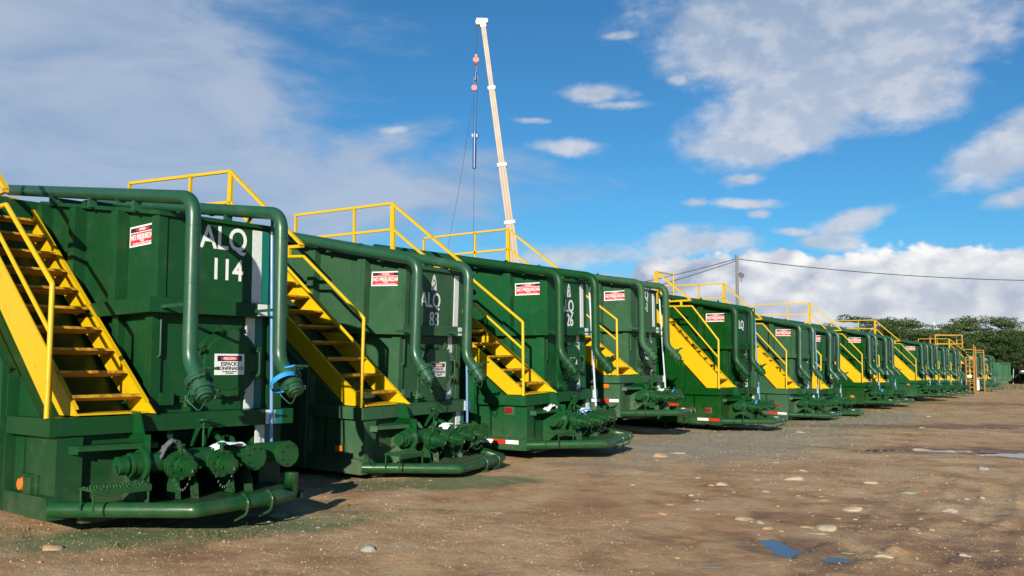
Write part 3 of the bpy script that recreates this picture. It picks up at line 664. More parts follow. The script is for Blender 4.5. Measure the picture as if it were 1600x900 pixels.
    if True:
        ds.m = 0; ds.box(xa, xb, Yf-.004, Yf, za, zb_)
        ds.m = 1; ds.box(xa+.022, xb-.022, Yf-.006, Yf-.004, za+.148, zb_-.018)
        ds.m = 2; ds.box(xa+.022, xb-.022, Yf-.006, Yf-.004, za+.018, za+.138)
        cx_, cz_ = (xa+xb)/2, za+.170; ds.add([(cx_+.15*math.cos(6.2832*k/n), Yf-.0072, cz_+.017*math.sin(6.2832*k/n)) for k in range(n)], [tuple(range(n))])
        so = ds.build('danger_sign', [WHITE, BLACK, RED], t)
        tx = MB(); rt = (1, 0, 0)
        add_text(tx, 'PELIGRO', .032, (cx_, Yf-.0085, cz_-.011), rt, up, bold=.0005); add_text(tx, 'NO PRESURIZAR', .078, (cx_, Yf-.0075, za+.068), rt, up, bold=.0016, sx=.80)
        add_text(tx, 'Riesgo', .030, (cx_, Yf-.0075, za+.046), rt, up); add_text(tx, 'de colapso o explosion del tanque', .027, (cx_, Yf-.0075, za+.024), rt, up)
        tx.build('sign_lettering', [WHITE], so)
    # grab rod, bracket box and small drain valve
    gr = MB(); gr.tube([(-.37, 1.09, 2.06), (-.24, 1.09, 2.04), (-.24, 1.09, 1.66), (-.37, 1.02, 1.64)], .011, 8, bend=.02); gr.build('grab_rod', G_PIPE, t)
    dv = MB(); dv.box(-.38, -.20, 1.09, 1.22, 1.19, 1.31); dv.cyl((-.38, 1.34, 1.22), (-.12, 1.34, 1.22), .022, n=10); dv.cyl((-.14, 1.34, 1.22), (-.10, 1.34, 1.22), .038, n=10)
    dv.cyl((-.18, 1.28, 1.25), (-.18, 1.42, 1.25), .012, n=6); dv.cyl((-.18, 1.34, 1.17), (-.18, 1.34, 1.28), .03, n=8); dv.build('drain_valve', G_DARK, t)
    # manifold
    mf = MB(); HX, HZ = .20, .70
    mf.cyl((HX, .62, HZ), (HX, 2.28, HZ), .098, n=22); mf.cyl((HX, 2.28, HZ), (HX, 2.34, HZ), .098, .05, n=22)
    mf.cyl((HX, .70, HZ-.01), (HX, .725, HZ-.01), .150, n=28)
    for y0 in (.98, 1.37, 1.74, 2.12): mf.cyl((HX, y0, HZ), (HX+.20, y0, HZ-.02), .080, n=18)
    mf.box(-.10, .30, .73, .745, .36, .95); mf.prism([(-.10, 1.15), (.10, 1.15), (.26, .80), (-.10, .80)], .73, .745)
    for y0 in (1.0, 1.55): mf.prism([(HX-.10, .36), (HX-.06, .64), (HX+.10, .64), (HX+.16, .36)], y0, y0+.015)
    mf.tube([(.0, 1.55, .90), (HX, 1.55, .80)], .03, 10)
    mf.build('manifold', G_WET, t)
    mfo = [o for o in kids(t) if o.name.startswith('manifold')][0]
    def valve(y0, z0=HZ-.02, x0=HX+.14, d=(1, 0, -.08), sc=1.0):
        p = Vector((x0, y0, z0)); d = Vector(d).normalized(); c = MB(); sd = d.cross(Vector((0, 0, 1))).normalized() if abs(d.z) < .9 else Vector((0, 1, 0)); uv = sd.cross(d)
        for q in (0, .055): c.cyl(p+d*q, p+d*(q+.022), .142*sc, n=26)
        c.cyl(p+d*.02, p+d*.06, .12*sc, n=22); c.bolts(p, d, .122*sc, 10, .011, .10, -.01)
        c.cyl(p+d*.075, p+d*.14, .085*sc, n=20); c.cyl(p+d*.14, p+d*.155, .098*sc, n=20)
        c.cyl(p+d*.04+uv*.12*sc, p+d*.04+uv*.20*sc, .022, n=8); c.cyl(p+d*.04+uv*.20*sc, p+d*.04+uv*.215*sc, .04, n=8)
        o = c.build('valve', G_WET, mfo)
        k = MB(); k.cyl(p+d*.155, p+d*.235, .080*sc, n=20); k.cyl(p+d*.17, p+d*.182, .088*sc, n=20); k.cyl(p+d*.20, p+d*.208, .086*sc, n=20); k.cyl(p+d*.235, p+d*.250, .055*sc, n=16)
        for sg_ in (-1, 1): k.cyl(p+d*.15+sd*sg_*.09*sc, p+d*.225+sd*sg_*.115*sc, .014, n=6)
        e = p+d*.245; k.tube([e, e+d*.03, e+d*.03-uv*.03], .008, 6)
        k.build('valve_cap', G_WET, mfo)
        ch = MB(); A = e+d*.02-uv*.02; Bp = p+d*.06-uv*.13*sc+sd*.05
        for q in range(9):
            f_ = q/8; P_ = A.lerp(Bp, f_)-Vector((0, 0, .16*4*f_*(1-f_)*(.8 if int(y0*10) % 2 else 1)))
            ch.cyl(P_-Vector((.006, 0, .010)), P_+Vector((.006, 0, .010)), .006, n=5)
        ch.build('chain', STEEL if near_variant else G_PIPE, mfo)
    def blind(y0):
        c = MB(); p = Vector((HX+.17, y0, HZ-.02)); c.cyl(p, p+Vector((.022, 0, 0)), .124, n=28); c.cyl(p+Vector((.028, 0, 0)), p+Vector((.05, 0, 0)), .124, n=28)
        c.bolts(p, (1, 0, 0), .098, 8, .013, .078, -.008); c.build('blind_flange', G_WET, mfo)
    valve(.98, sc=.90, z0=HZ-.03); valve(1.37, sc=.88, z0=HZ-.04, x0=HX+.18)
    if near_variant: blind(1.74); blind(2.12)
    else: valve(1.66, sc=.82, z0=HZ-.01); valve(1.96, sc=.86, z0=HZ-.03); blind(2.22)
    # valve on the near end of the header
    c = MB(); c.cyl((HX, .70, HZ-.01), (HX, .64, HZ-.01), .10, n=20); c.cyl((HX, .62, HZ-.01), (HX, .60, HZ-.01), .105, n=20); c.cyl((HX, .64, HZ-.01), (HX, .56, HZ-.01), .07, n=18)
    c.cyl((HX, .57, HZ-.01), (HX, .555, HZ-.01), .088, n=18); c.cyl((HX, .555, HZ-.01), (HX, .49, HZ-.01), .082, n=18); c.tube([(HX, .49, HZ-.01), (HX+.02, .47, HZ-.01), (HX+.05, .47, HZ-.06)], .008, 6); c.build('end_valve', G_WET, mfo)
    w = MB(); w.cyl((.12, 1.36, .80), (.12, 1.36, 1.06), .013, n=8); n = 20
    ring = [(.12+.075*math.cos(6.2832*k/n), 1.36+.075*math.sin(6.2832*k/n), 1.05) for k in range(n+1)]
    w.tube(ring, .008, 6, caps=False)
    for k in range(4): w.cyl((.12, 1.36, 1.05), (.12+.07*math.cos(k*1.571), 1.36+.07*math.sin(k*1.571), 1.05), .006, n=5)
    w.prism([(.0, .80), (.04, .80), (.16, .98), (.10, .98)], 1.29, 1.305); w.prism([(.0, .80), (.04, .80), (.16, .98), (.10, .98)], 1.42, 1.435); w.build('hand_wheel', G_WET, mfo)
    # stair with treads and handrail
    sc_ = MB(); ny = .24 if near_variant else .09
    for y0, dz in ((ny, .24 if steep else 0), (.905, .05)):
        sc_.prism([(.05 if y0 > .5 else -.04, ZL+.012), (-.40, ZL+.012), (XW, tread_line(XW)-.27), (XW, tread_line(XW)+.05+dz), (-.08, tread_line(-.08)+.03+dz)], y0, y0+.014)
        sc_.prism([(-.10, tread_line(-.10)+.032+dz), (-.10, tread_line(-.10)+.045+dz), (XW, tread_line(XW)+.065+dz), (XW, tread_line(XW)+.05+dz)], y0-(.03 if y0 > .5 else 0), y0+(.04 if y0 < .5 else .014))
    sc_.box(-.34, -.04, ny+.014, .905, ZL+.014, ZL+.03)
    if near_variant:
        sc_.prism([(-.06, 1.13), (-.06, 1.62), (-2.9, 3.80), (-2.9, 3.42)], .02, .034)
    so_ = sc_.build('staircase', YEL, t)
    N = 10
    for k in range(N):
        x = -.30-k*((-XW-.36)/(N-1)); z = tread_line(x)+.0; hw = .12 if not steep else .10; tr = MB(); tr.m = 0; tr.box(x-hw, x+hw, ny+.016, .903, z-.006, z+.006); tr.box(x+hw, x+hw+.008, ny+.016, .903, z-.020, z+.006)
        tr.m = 1; tr.box(x-hw, x+hw-.002, ny+.018, .901, z-.016, z-.008); tr.box(x-hw, x-hw+.008, ny+.018, .901, z-.055, z-.016); tr.box(x-.01, x, ny+.018, .901, z-.045, z-.016)
        tr.build('tread', [YEL_TREAD, RUSTY], so_)
    sq = .021
    def bar(mb, a, b, r_=sq):      # square hollow section
        a, b = Vector(a), Vector(b); d = (b-a).normalized(); u = Vector((0, 1, 0)); w_ = d.cross(u).normalized()
        q = [a+u*r_+w_*r_, a-u*r_+w_*r_, a-u*r_-w_*r_, a+u*r_-w_*r_, b+u*r_+w_*r_, b-u*r_+w_*r_, b-u*r_-w_*r_, b+u*r_-w_*r_]
        mb.add(q, [(0, 1, 2, 3), (7, 6, 5, 4), (0, 4, 5, 1), (1, 5, 6, 2), (2, 6, 7, 3), (3, 7, 4, 0)])
    hr = MB(); y0 = -.012; K0, K1, T1 = (-.035, y0, 1.12), (-.035, y0, 2.276), (TX, y0, 3.116)
    hr.tube([K0, K1, T1, (TX-.80, y0, 3.13)], .0235, 10, bend=.02, seg=3)
    hr.tube([(-.035, y0, 1.85), (TX-.22, y0, 2.90 if not steep else 2.84), (TX-.50, y0, 3.12)], .0205, 10, bend=.02, seg=3)
    hr.build('handrail', YEL, so_)
    ur = MB(); P_ = (PX, y0, PZ); e = (TX-.02, y0, 3.26)
    bar(ur, P_, e); bar(ur, e, (TX-.64, y0, 3.25)); bar(ur, (TX-.29, y0, 3.25), (TX-.29, y0, 3.13), .024); bar(ur, (PX+.04, y0, PZ-.47), (TX-.60, y0, 3.27)); bar(ur, (PX+.04, y0, 3.2), (PX+.04, y0, PZ-.05))
    ur.build('upper_handrail', YEL, so_)
    # roof platform guardrail
    gd = MB(); zt = PZ; zb0 = roof(-5)-.02
    for x in ((PX-.02,) if low_rail else (PX-.02, PX-.91, PX-2.43)): bar(gd, (x, .01, roof(-2.4)-.2), (x, .01, zt))
    EX = PX-.02 if low_rail else PX-2.43
    if not low_rail: bar(gd, (PX-.02, .01, zt), (PX-2.45, .01, zt)); bar(gd, (PX-.02, .01, 3.97), (PX-2.43, .01, 3.97))
    for (a_, b_) in () if not low_rail else (((EX, .01, zt), (EX, 1.0, zt)), ((EX, .01, zt-.466), (EX, 1.0, zt-.466)), ((EX, 1.0, zb0-.2), (EX, 1.0, zt))):
        a_, b_ = Vector(a_), Vector(b_); gd.cyl(a_, b_, sq, n=8)
    gd.build('guardrail', YEL, t)
    pf = MB(); pf.box(PX-2.46, PX-.96, .0, 1.0, roof(-5)+.0, roof(-5)+.03); pf.build('platform', YEL_TREAD, t)
    return t

base_near = make_tank('near'); base_far = make_tank('shallow'); base_low = make_tank('low'); base_steep = make_tank('steep')
def child_map(root):
    mp = {}
    def rec(o):
        mp[o.name] = kids(o)
        for c_ in mp[o.name]: rec(c_)
    rec(root); return mp
cm_far = child_map(base_far); cm_steep = child_map(base_steep)
for o in bpy.data.objects:
    if o.type == 'MESH' and o.name.split('.')[0] in ('tank_shell', 'vent_pipe', 'coupling', 'pipe_cap', 'manhole_cover', 'clamp', 'handle', 'manifold', 'valve', 'valve_cap', 'blind_flange', 'end_valve', 'hand_wheel', 'bumper', 'step', 'gauge_bracket', 'grab_rod', 'drain_valve', 'chain'):
        mm = o.data.materials[0]
        for s_ in o.material_slots: s_.link = 'OBJECT'; s_.material = mm
# x, y, z, yaw, slope along X, slope along Y, shell paint, wet parts paint
TANKS = [
 (-3.894, 7.406, .080, -.016, .022, .005, G_DARK, G_WET, G_PIPE), (-1.911, 11.254, -.006, -.165, -.023, .013, G_GREY, G_WET, G_PIPE), (.258, 13.676, .081, -.145, .007, .026, G_TEAL, G_WET, G_DARK),
 (2.254, 17.886, .358, -.145, .021, -.004, G_GREY, G_WET, G_GREY), (5.007, 20.734, .034, -.06, .001, .001, G_BRIGHT, G_WET, G_DARK), (8.413, 26.443, -.112, .0, -.01, -.008, G_GREY, G_WET, G_PIPE),
 (10.571, 29.575, -.20, -.10, -.02, 0, G_DARK, G_WET, G_PIPE), (14.349, 35.315, -.062, -.07, 0, .003, G_BRIGHT, G_WET, G_PIPE), (16.064, 37.729, -.10, -.05, 0, 0, G_DARK, G_WET, G_PIPE),
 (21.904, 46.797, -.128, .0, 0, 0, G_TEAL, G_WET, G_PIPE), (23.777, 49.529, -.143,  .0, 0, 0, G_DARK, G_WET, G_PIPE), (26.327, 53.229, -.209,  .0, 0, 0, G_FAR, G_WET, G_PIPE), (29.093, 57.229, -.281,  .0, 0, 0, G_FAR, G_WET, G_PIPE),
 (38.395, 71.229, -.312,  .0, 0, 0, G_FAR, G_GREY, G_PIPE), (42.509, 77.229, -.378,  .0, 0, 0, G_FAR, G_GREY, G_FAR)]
LABELS = ['nearest dark green storage tank numbered ALQ 114 with a wide yellow stair guard', 'faded green storage tank numbered 83 with a rectangular orange side light',
 'green storage tank numbered 26 with a red and white strip on its skirt', 'greyish green storage tank marked T-1, raised a little above the ground', 'bright green storage tank right of tank T-1, its side wall and full stair showing',
 'dull green storage tank just right of the nearer bright green one', 'storage tank tucked close behind the sixth one, only the foot of its yellow stair showing',
 'bright green storage tank in the middle distance whose full yellow stair and bare side show', 'storage tank directly behind the second bright green one, a corner of stair showing',
 'dark green storage tank with a long yellow stair, last one with a readable red sign', 'narrow sliver of storage tank behind the dark green one with the long stair', 'far pale green storage tank, the second before the yellow scaffold tower',
 'far pale green storage tank right before the yellow scaffold tower', 'first pale green storage tank behind the yellow scaffold tower', 'second pale green storage tank behind the yellow scaffold tower', 'farthest small green storage tank at the end of the row']
tanks = []
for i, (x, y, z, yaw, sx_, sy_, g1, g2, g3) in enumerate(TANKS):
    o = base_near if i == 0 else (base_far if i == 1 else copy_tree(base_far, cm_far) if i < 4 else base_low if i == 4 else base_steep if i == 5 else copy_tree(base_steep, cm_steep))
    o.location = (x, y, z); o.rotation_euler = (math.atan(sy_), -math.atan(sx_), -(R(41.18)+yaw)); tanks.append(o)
    tag(o, LABELS[i], 'storage tank', 'green storage tanks parked in a row')
    def paint(p):
        for c_ in kids(p):
            nm = c_.name.split('.')[0]
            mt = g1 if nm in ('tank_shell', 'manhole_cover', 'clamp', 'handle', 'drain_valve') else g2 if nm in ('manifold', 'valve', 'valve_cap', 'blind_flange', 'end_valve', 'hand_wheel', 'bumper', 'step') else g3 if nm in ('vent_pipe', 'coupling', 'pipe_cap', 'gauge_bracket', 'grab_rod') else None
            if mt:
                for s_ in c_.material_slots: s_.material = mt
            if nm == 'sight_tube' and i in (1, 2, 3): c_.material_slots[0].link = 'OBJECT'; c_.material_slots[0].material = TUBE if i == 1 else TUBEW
            paint(c_)
    paint(o)
    if i in (6, 8, 10, 11, 12, 14):
        for c_ in kids(o):
            if c_.name.startswith('guardrail'): bpy.data.objects.remove(c_)
            elif c_.name.startswith('staircase'):
                for q_ in kids(c_):
                    if q_.name.startswith('upper_handrail'): bpy.data.objects.remove(q_)
bpy.context.view_layer.update()

# fleet numbers and marks on the end faces
def letters(i, items):
    mb = MB(); X0 = -.1985
    for txt, size, y0, z0 in items: add_text(mb, txt, size, (X0, y0, z0), (0, 1, 0), (0, 0, 1), align='LEFT', bold=.0045, ext=.0012, sx=.82)
    mb.build('fleet_number', WHITE, tanks[i])
letters(0, [('ALQ', .335, 1.455, 2.77), ('114', .31, 1.575, 2.455)])
letters(1, [('ALQ', .30, 1.38, 2.50), ('83', .30, 1.60, 2.22)]); letters(2, [('ALQ', .30, 1.48, 2.50), ('26', .30, 1.70, 2.25)])
letters(3, [('ALQ', .30, 1.50, 2.84), ('T-1', .30, 1.62, 2.56)]); letters(4, [('ALQ', .30, 1.42, 2.62)])
def drop_mark(i, y0, z0):
    mb = MB(); n = 12; pts = [(0, .24), (.035, .20), (.062, .10), (.07, .0), (-.07, 0), (-.062, .10), (-.035, .20)]
    mb.m = 0; mb.add([(-.1972, y0+a_, z0+b_) for a_, b_ in pts], [tuple(range(len(pts)))])
    mb.m = 1; sw = [(-.03, .15), (.01, .13), (.03, .09), (-.02, .06), (-.03, .02), (-.01, .02), (.0, .05), (.045, .085), (.02, .145), (-.02, .165)]
    mb.add([(-.1955, y0+a_, z0+b_) for a_, b_ in sw], [tuple(range(len(sw)))]); mb.build('painted_mark', [OFFW, G_DARK], tanks[i])
drop_mark(1, 1.69, 2.75); drop_mark(2, 1.79, 2.76)

# lights and reflectors
def light(i, x, z, kind):
    mb = MB()
    if kind == 'round':
        mb.m = 1; mb.box(x-.10, x+.28, .055, .076, z-.10, z+.09); mb.box(x+.03, x+.20, .03, .057, z-.08, z+.075)
        mb.m = 0; mb.cyl((x-.03, .056, z), (x-.03, .02, z), .062, .05, n=20)
        o = mb.build('marker_light', [AMBER, G_DARK], tanks[i])
    else:
        mb.m = 1; mb.box(x-.05, x+.13, .060, .076, z-.08, z+.055)
        mb.m = 0; mb.box(x-.04, x+.09, .035, .061, z-.035, z+.04); mb.build('marker_light', [AMBER if kind == 'amber' else REDL, G_GREY], tanks[i])
light(0, -.62, .52, 'round'); light(1, -.46, .56, 'amber'); light(2, -.38, .88, 'red'); light(3, -.36, .90, 'amber'); light(4, -.38, .60, 'red'); light(5, -.40, .60, 'red'); light(7, -.5, .55, 'amber'); light(9, -.5, .9, 'amber')
def strip(i, x0, x1, z, order, y0=-.003):
    mb = MB(); w_ = (x1-x0)/len(order)
    for k, c_ in enumerate(order): mb.m = 0 if c_ == 'w' else 1; mb.box(x0+k*w_, x0+(k+1)*w_, y0, y0+.002, z-.03, z+.03)
    mb.build('reflector_strip', [WHITE, REDREF], tanks[i])
strip(2, -.86, -.14, .385, 'wrw'); strip(3, -.70, -.06, .60, 'wrw', .072); strip(4, -.60, -.03, .375, 'wr'); strip(4, -1.42, -1.08, .70, 'r', -.047); strip(5, -.60, -.03, .375, 'rw')

# things left on the tanks
def at(i, p): return tanks[i].matrix_world @ Vector(p)
def cloth(name, i, p, size, mat, label, cat, seed=1, drape=.5):
    from mathutils import noise as mn
    bm = bmesh.new(); n = 18; off = Vector((seed*7.3, seed*3.1, 0))
    gv = []
    for a_ in range(n+1):
        row = []
        for b_ in range(n+1):
            u, v = a_/n-.5, b_/n-.5; w_ = mn.noise(Vector((u*3, v*3, 0))+off); w2 = mn.noise(Vector((u*7, v*7, 4))+off)
            row.append(bm.verts.new(((u+w2*.10)*size[0], (v+w_*.10)*size[1], (w_*.5+w2*.3)*size[2]-drape*size[2]*(abs(v)*2)**2)))
        gv.append(row)
    for a_ in range(n):
        for b_ in range(n): bm.faces.new((gv[a_][b_], gv[a_+1][b_], gv[a_+1][b_+1], gv[a_][b_+1]))
    me_ = bpy.data.meshes.new(name); bm.to_mesh(me_); bm.free(); me_.materials.append(mat); me_.polygons.foreach_set('use_smooth', [True]*len(me_.polygons))
    o = bpy.data.objects.new(name, me_); C.objects.link(o); o.location = at(i, p); o.rotation_euler = tanks[i].rotation_euler
    sd = o.modifiers.new('thickness', 'SOLIDIFY'); sd.thickness = .006
    tag(o, label, cat); return o
cloth('work_glove', 0, (.24, .97, .87), (.16, .26, .14), CLOTHG, 'crumpled dark grey glove lying on the manifold of the nearest tank', 'glove', 3, 1.0)
cloth('paper_sheet', 0, (.27, 1.52, .83), (.20, .30, .05), PAPER, 'white printed sheet lying on the manifold of tank ALQ 114', 'paper', 5, .9)
cloth('paper_sheet', 1, (.25, 1.52, .83), (.18, .26, .07), PAPER, 'crumpled white sheet on the manifold of tank 83', 'paper', 8, .8)
cloth('white_rag', 2, (.10, .66, .93), (.13, .42, .10), CLOTHW, 'white rag with pinkish folds on the end bracket of tank 26', 'rag', 2, .6)
cloth('white_rag', 2, (.26, 1.55, .84), (.15, .30, .06), CLOTHW, 'small white rag on the valves of tank 26', 'rag', 4, .9)
cloth('paper_sheet', 3, (.25, 1.6, .83), (.18, .22, .05), CLOTHW, 'white scrap on the manifold of tank T-1', 'paper', 6, .9)
def strap(i, c0, ax, r_, w_, mat, label, tails=True):
    mb = MB(); c0 = Vector(c0); ax = Vector(ax).normalized(); mb.cyl(c0-ax*w_/2, c0+ax*w_/2, r_, n=24, caps=False)
    if tails: mb.tube([c0+Vector((0, 0, r_)), c0+Vector((.05, .08, r_+.02)), c0+Vector((.12, .12, r_-.01))], .012, 6)
    o = mb.build('strap', mat); o.matrix_world = tanks[i].matrix_world.copy(); tag(o, label, 'strap')
    return o
strap(0, (.60, 1.93, 1.40), (.62, 0, -.78), .141, .05, BLUE, 'bright blue strap tied round the far pipe coupling of the nearest tank')
strap(2, (.36, 1.18, .68), (1, 0, -.05), .147, .04, BLUE, 'blue strap round the first valve of tank 26')
strap(3, (.40, 1.96, .68), (1, 0, -.05), .140, .03, BLUE, 'blue strap at the far valve of tank T-1', False)
strap(4, (.36, 1.37, .68), (1, 0, -.05), .147, .05, BLUE, 'blue strap on the valve of the bright green tank', False)
strap(7, (.38, 1.37, .68), (1, 0, -.05), .160, .10, BLUE, 'blue strap round the manifold of the second bright green tank', False)

# ------------------------------------------------------------------ crane behind the tanks
CY = 75.0
cr = empty('mobile_crane', (2.0, CY, hz(2.0, CY)))
cr_base = Vector(cr.location)
def rel(p): return Vector(p)-cr_base
boomB = Vector((1.45, CY, 1.9)); boomT = Vector((-2.92, CY, 32.0)); bd = (boomT-boomB).normalized()
side = Vector((bd.z, 0, -bd.x)); 
def boom_sec(name, f0, f1, w_, mat=CREAM):
    mb = MB(); A = boomB.lerp(boomT, f0); B_ = boomB.lerp(boomT, f1); d_ = Vector((0, 1, 0))
    def bx(A, B_, hw, hd, mi):
        mb.m = mi; q = [rel(P+side*a_*hw+d_*b_*hd) for P in (A, B_) for a_, b_ in ((-1, -1), (1, -1), (1, 1), (-1, 1))]
        mb.add(q, [(0, 1, 2, 3), (7, 6, 5, 4), (0, 4, 5, 1), (1, 5, 6, 2), (2, 6, 7, 3), (3, 7, 4, 0)])
    bx(A, B_, w_, w_*1.15, 0); 
    for o_ in (-.38, .38): bx(A+side*w_*o_, B_+side*w_*o_, w_*.10, w_*1.15+.03, 1)
    bx(B_-bd*.22, B_+bd*.05, w_*1.28, w_*1.4, 2)
    return mb.build(name, [mat, CREAM2, WHITE], cr)
boom_sec('boom_section', 0, .40, .37); boom_sec('boom_section', .395, .57, .32); boom_sec('boom_section', .565, .80, .26); boom_sec('boom_section', .795, .99, .205)
mb = MB(); h0 = rel(boomT); mb.box(h0.x-.55, h0.x+.30, -.35, .35, h0.z-.25, h0.z+.22); mb.cyl((h0.x-.38, -.38, h0.z-.12), (h0.x-.38, .38, h0.z-.12), .24, n=16); mb.cyl((h0.x+.28, -.3, h0.z+.05), (h0.x+.28, .3, h0.z+.05), .2, n=16); mb.build('boom_head', WHITE, cr)
mb = MB(); mb.box(-4.5, 5.5, -1.4, 1.4, .9, 1.5); mb.box(-4.4, -2.6, -1.3, 1.3, 1.5, 2.6); mb.box(-.8, 4.0, -1.2, 1.2, 1.5, 2.5); mb.box(3.0, 5.0, -1.35, 1.35, 1.6, 2.4); mb.build('carrier', YEL_OLD, cr)
for x in (-3.6, -2.2, 2.2, 3.7):
    for y in (-1.25, 1.25):
        w = MB(); w.cyl((x, y-.2, .6), (x, y+.2, .6), .6, n=24); w.build('wheel', RUB, cr)
mb = MB(); 
top = Vector((-3.40, CY, 31.7)); mb.cyl(rel(top), rel((-3.46, CY, 28.9)), .022, n=6); mb.build('hoist_rope', WIRE, cr)
mb = MB(); c0 = rel((-3.46, CY, 28.5)); mb.cyl(c0+Vector((0, -.12, .0)), c0+Vector((0, .12, 0)), .27, n=18); mb.box(c0.x-.1, c0.x+.1, -.16, .16, c0.z+.15, c0.z+.48); mb.cyl(c0+Vector((0, 0, -.2)), c0+Vector((0, 0, -.45)), .09, .13, n=10)
mb.tube([c0+Vector((0, 0, -.45)), c0+Vector((.12, 0, -.58)), c0+Vector((.05, 0, -.75)), c0+Vector((-.08, 0, -.68))], .04, 8, bend=.06); mb.build('hook_block', ORANGE, cr)
tag(cr, 'tall cream telescopic crane boom rising behind the tanks with a red hook block', 'crane')
# load under the hook
ld = empty('hanging_load', (-3.5, CY, 18.7)); o0 = Vector(ld.location); r2 = lambda x, z: Vector((x, CY, z))-o0
mb = MB(); mb.tube([r2(-3.42, 27.8), r2(-3.40, 27.3)], .05, 8); mb.cyl(r2(-3.48, 27.35)+Vector((0, 0, 0)), r2(-3.48, 26.6), .10, .16, n=8); mb.tube([r2(-3.65, 26.5), r2(-3.60, 26.95), r2(-3.40, 27.1), r2(-3.24, 26.85), r2(-3.26, 26.5)], .06, 8, bend=.12); mb.build('shackle', PIPEB, ld)
mb = MB(); c0 = r2(-3.58, 25.95); mb.cyl(c0-Vector((0, .1, 0)), c0+Vector((0, .1, 0)), .26, n=18); mb.cyl(c0+Vector((0, 0, .2)), c0+Vector((0, 0, .42)), .07, n=8); mb.build('swivel_block', ORANGE, ld)
mb = MB(); mb.cyl(r2(-3.62, 25.7), r2(-3.56, 21.7), .02, n=6); mb.cyl(r2(-3.28, 26.5), r2(-3.38, 21.7), .02, n=6); mb.cyl(r2(-3.46, 18.75), r2(-3.40, 4.0), .018, n=6); mb.build('sling_rope', WIRE, ld)
mb = MB(); mb.cyl(r2(-3.47, 23.2), r2(-3.47, 21.9), .06, n=10); mb.cyl(r2(-3.47, 21.9), r2(-3.46, 18.7), .17, n=14); mb.box(r2(-3.72, 0).x, r2(-3.20, 0).x, -.1, .1, r2(0, 21.5).z, r2(0, 21.75).z)
mb.cyl(r2(-3.70, 21.6), r2(-3.70, 21.3), .12, n=8); mb.cyl(r2(-3.22, 21.75), r2(-3.22, 21.4), .12, n=8); mb.cyl(r2(-3.46, 18.95), r2(-3.46, 18.68), .15, n=12); mb.build('pipe_tool', PIPEB, ld)
tag(ld, 'blue grey pipe tool hanging on slings below the crane hook', 'hanging load')
mb = MB(); mb.tube([(-3.86, CY+1, 24.5), (-4.4, CY+1, 20), (-5.0, CY+1, 16), (-5.55, CY+1, 12.8), (-6.3, CY+1, 8), (-6.8, CY+1, 0)], .016, 6, bend=2); o = mb.build('tag_line', WIRE); tag(o, 'thin slack rope slanting down left of the hanging pipe', 'rope')

# ------------------------------------------------------------------ utility pole with lamp and wires
pl = empty('utility_pole', (16.25, 62, hz(16.25, 62)-.2))
mb = MB(); mb.cyl((0, 0, 0), (-.03, 0, 9.95-pl.location.z+.0-.35), .15, .095, n=14); ztop = 9.6-pl.location.z; mb.box(-.13, .07, -.1, .1, ztop-.15, ztop+.02); mb.build('pole', WOODP, pl)
mb = MB(); mb.cyl((.0, 0, ztop-1.5), (.22, -.1, ztop-1.45), .03, n=8); mb.cyl((.24, -.25, ztop-1.5), (.26, .1, ztop-1.35), .20, .14, n=14); mb.cyl((.24, -.25, ztop-1.65), (.24, -.1, ztop-1.9), .03, n=6); mb.build('floodlight', STEEL, pl)
tag(pl, 'grey concrete pole with a floodlight standing behind the tanks', 'utility pole')
def wire(a, b, sag, lab):
    a, b = Vector(a), Vector(b); pts = []
    for k in range(25):
        f_ = k/24; p_ = a.lerp(b, f_); p_.z -= sag*4*f_*(1-f_); pts.append(p_)
    mb = MB(); mb.tube(pts, .028, 6); o = mb.build('overhead_wire', WIRE); tag(o, lab, 'wire')
wire((16.2, 62, 9.35), (44, 60.5, 8.0), .55, 'sagging wire running right from the grey pole across the clouds')
wire((16.2, 62, 9.35), (-8, 66, 5.2), .7, 'upper wire dropping left from the grey pole')
wire((16.2, 62, 9.2), (-8, 66, 3.6), .7, 'lower wire dropping left from the grey pole')

# ------------------------------------------------------------------ yellow scaffold tower and far equipment
sc = empty('scaffold_tower', (34.95, 66, hz(35, 66))); sc.scale = (.78, 1, 1)
def post(mb, x, y, z0, z1, r_=.04): mb.box(x-r_, x+r_, y-r_, y+r_, z0, z1)
def part(name, fn, mat, par):
    mb = MB(); fn(mb); return mb.build(name, mat, par)
H = 3.55
part('frame', lambda m_: [post(m_, x, y, 0, h_, .04) for x, y, h_ in ((-.75, -.5, 2.75), (.05, -.5, 3.75), (.22, -.5, 3.6), (1.0, -.5, 3.35), (.95, .6, 3.35), (-.75, .6, 2.75))]+
     [m_.box(-.75, .1, -.53, -.47, z, z+.05) for z in (.15, .5, .95, 1.35, 1.7, 2.1, 2.55, 2.75)]+[m_.box(.2, 1.0, -.53, -.47, z, z+.05) for z in (3.15, 3.3, 1.2)], YEL_OLD, sc)
part('ladder', lambda m_: [m_.box(-.45, -.10, -.60, -.56, z*.3+.2, z*.3+.235) for z in range(9)]+[post(m_, -.47, -.58, 0, 2.9, .02), post(m_, -.09, -.58, 0, 3.0, .02)], YEL_OLD, sc)
part('top_platform', lambda m_: [m_.box(-1.0, .15, -.5, .7, 3.35, 3.40)], YEL_OLD, sc)
part('vessel', lambda m_: [m_.cyl((.62, -.1, .3), (.62, -.1, 1.1), .14, n=14), m_.cyl((.62, -.1, 1.1), (.62, -.1, 1.25), .14, .05, n=14)], WHITE, sc)
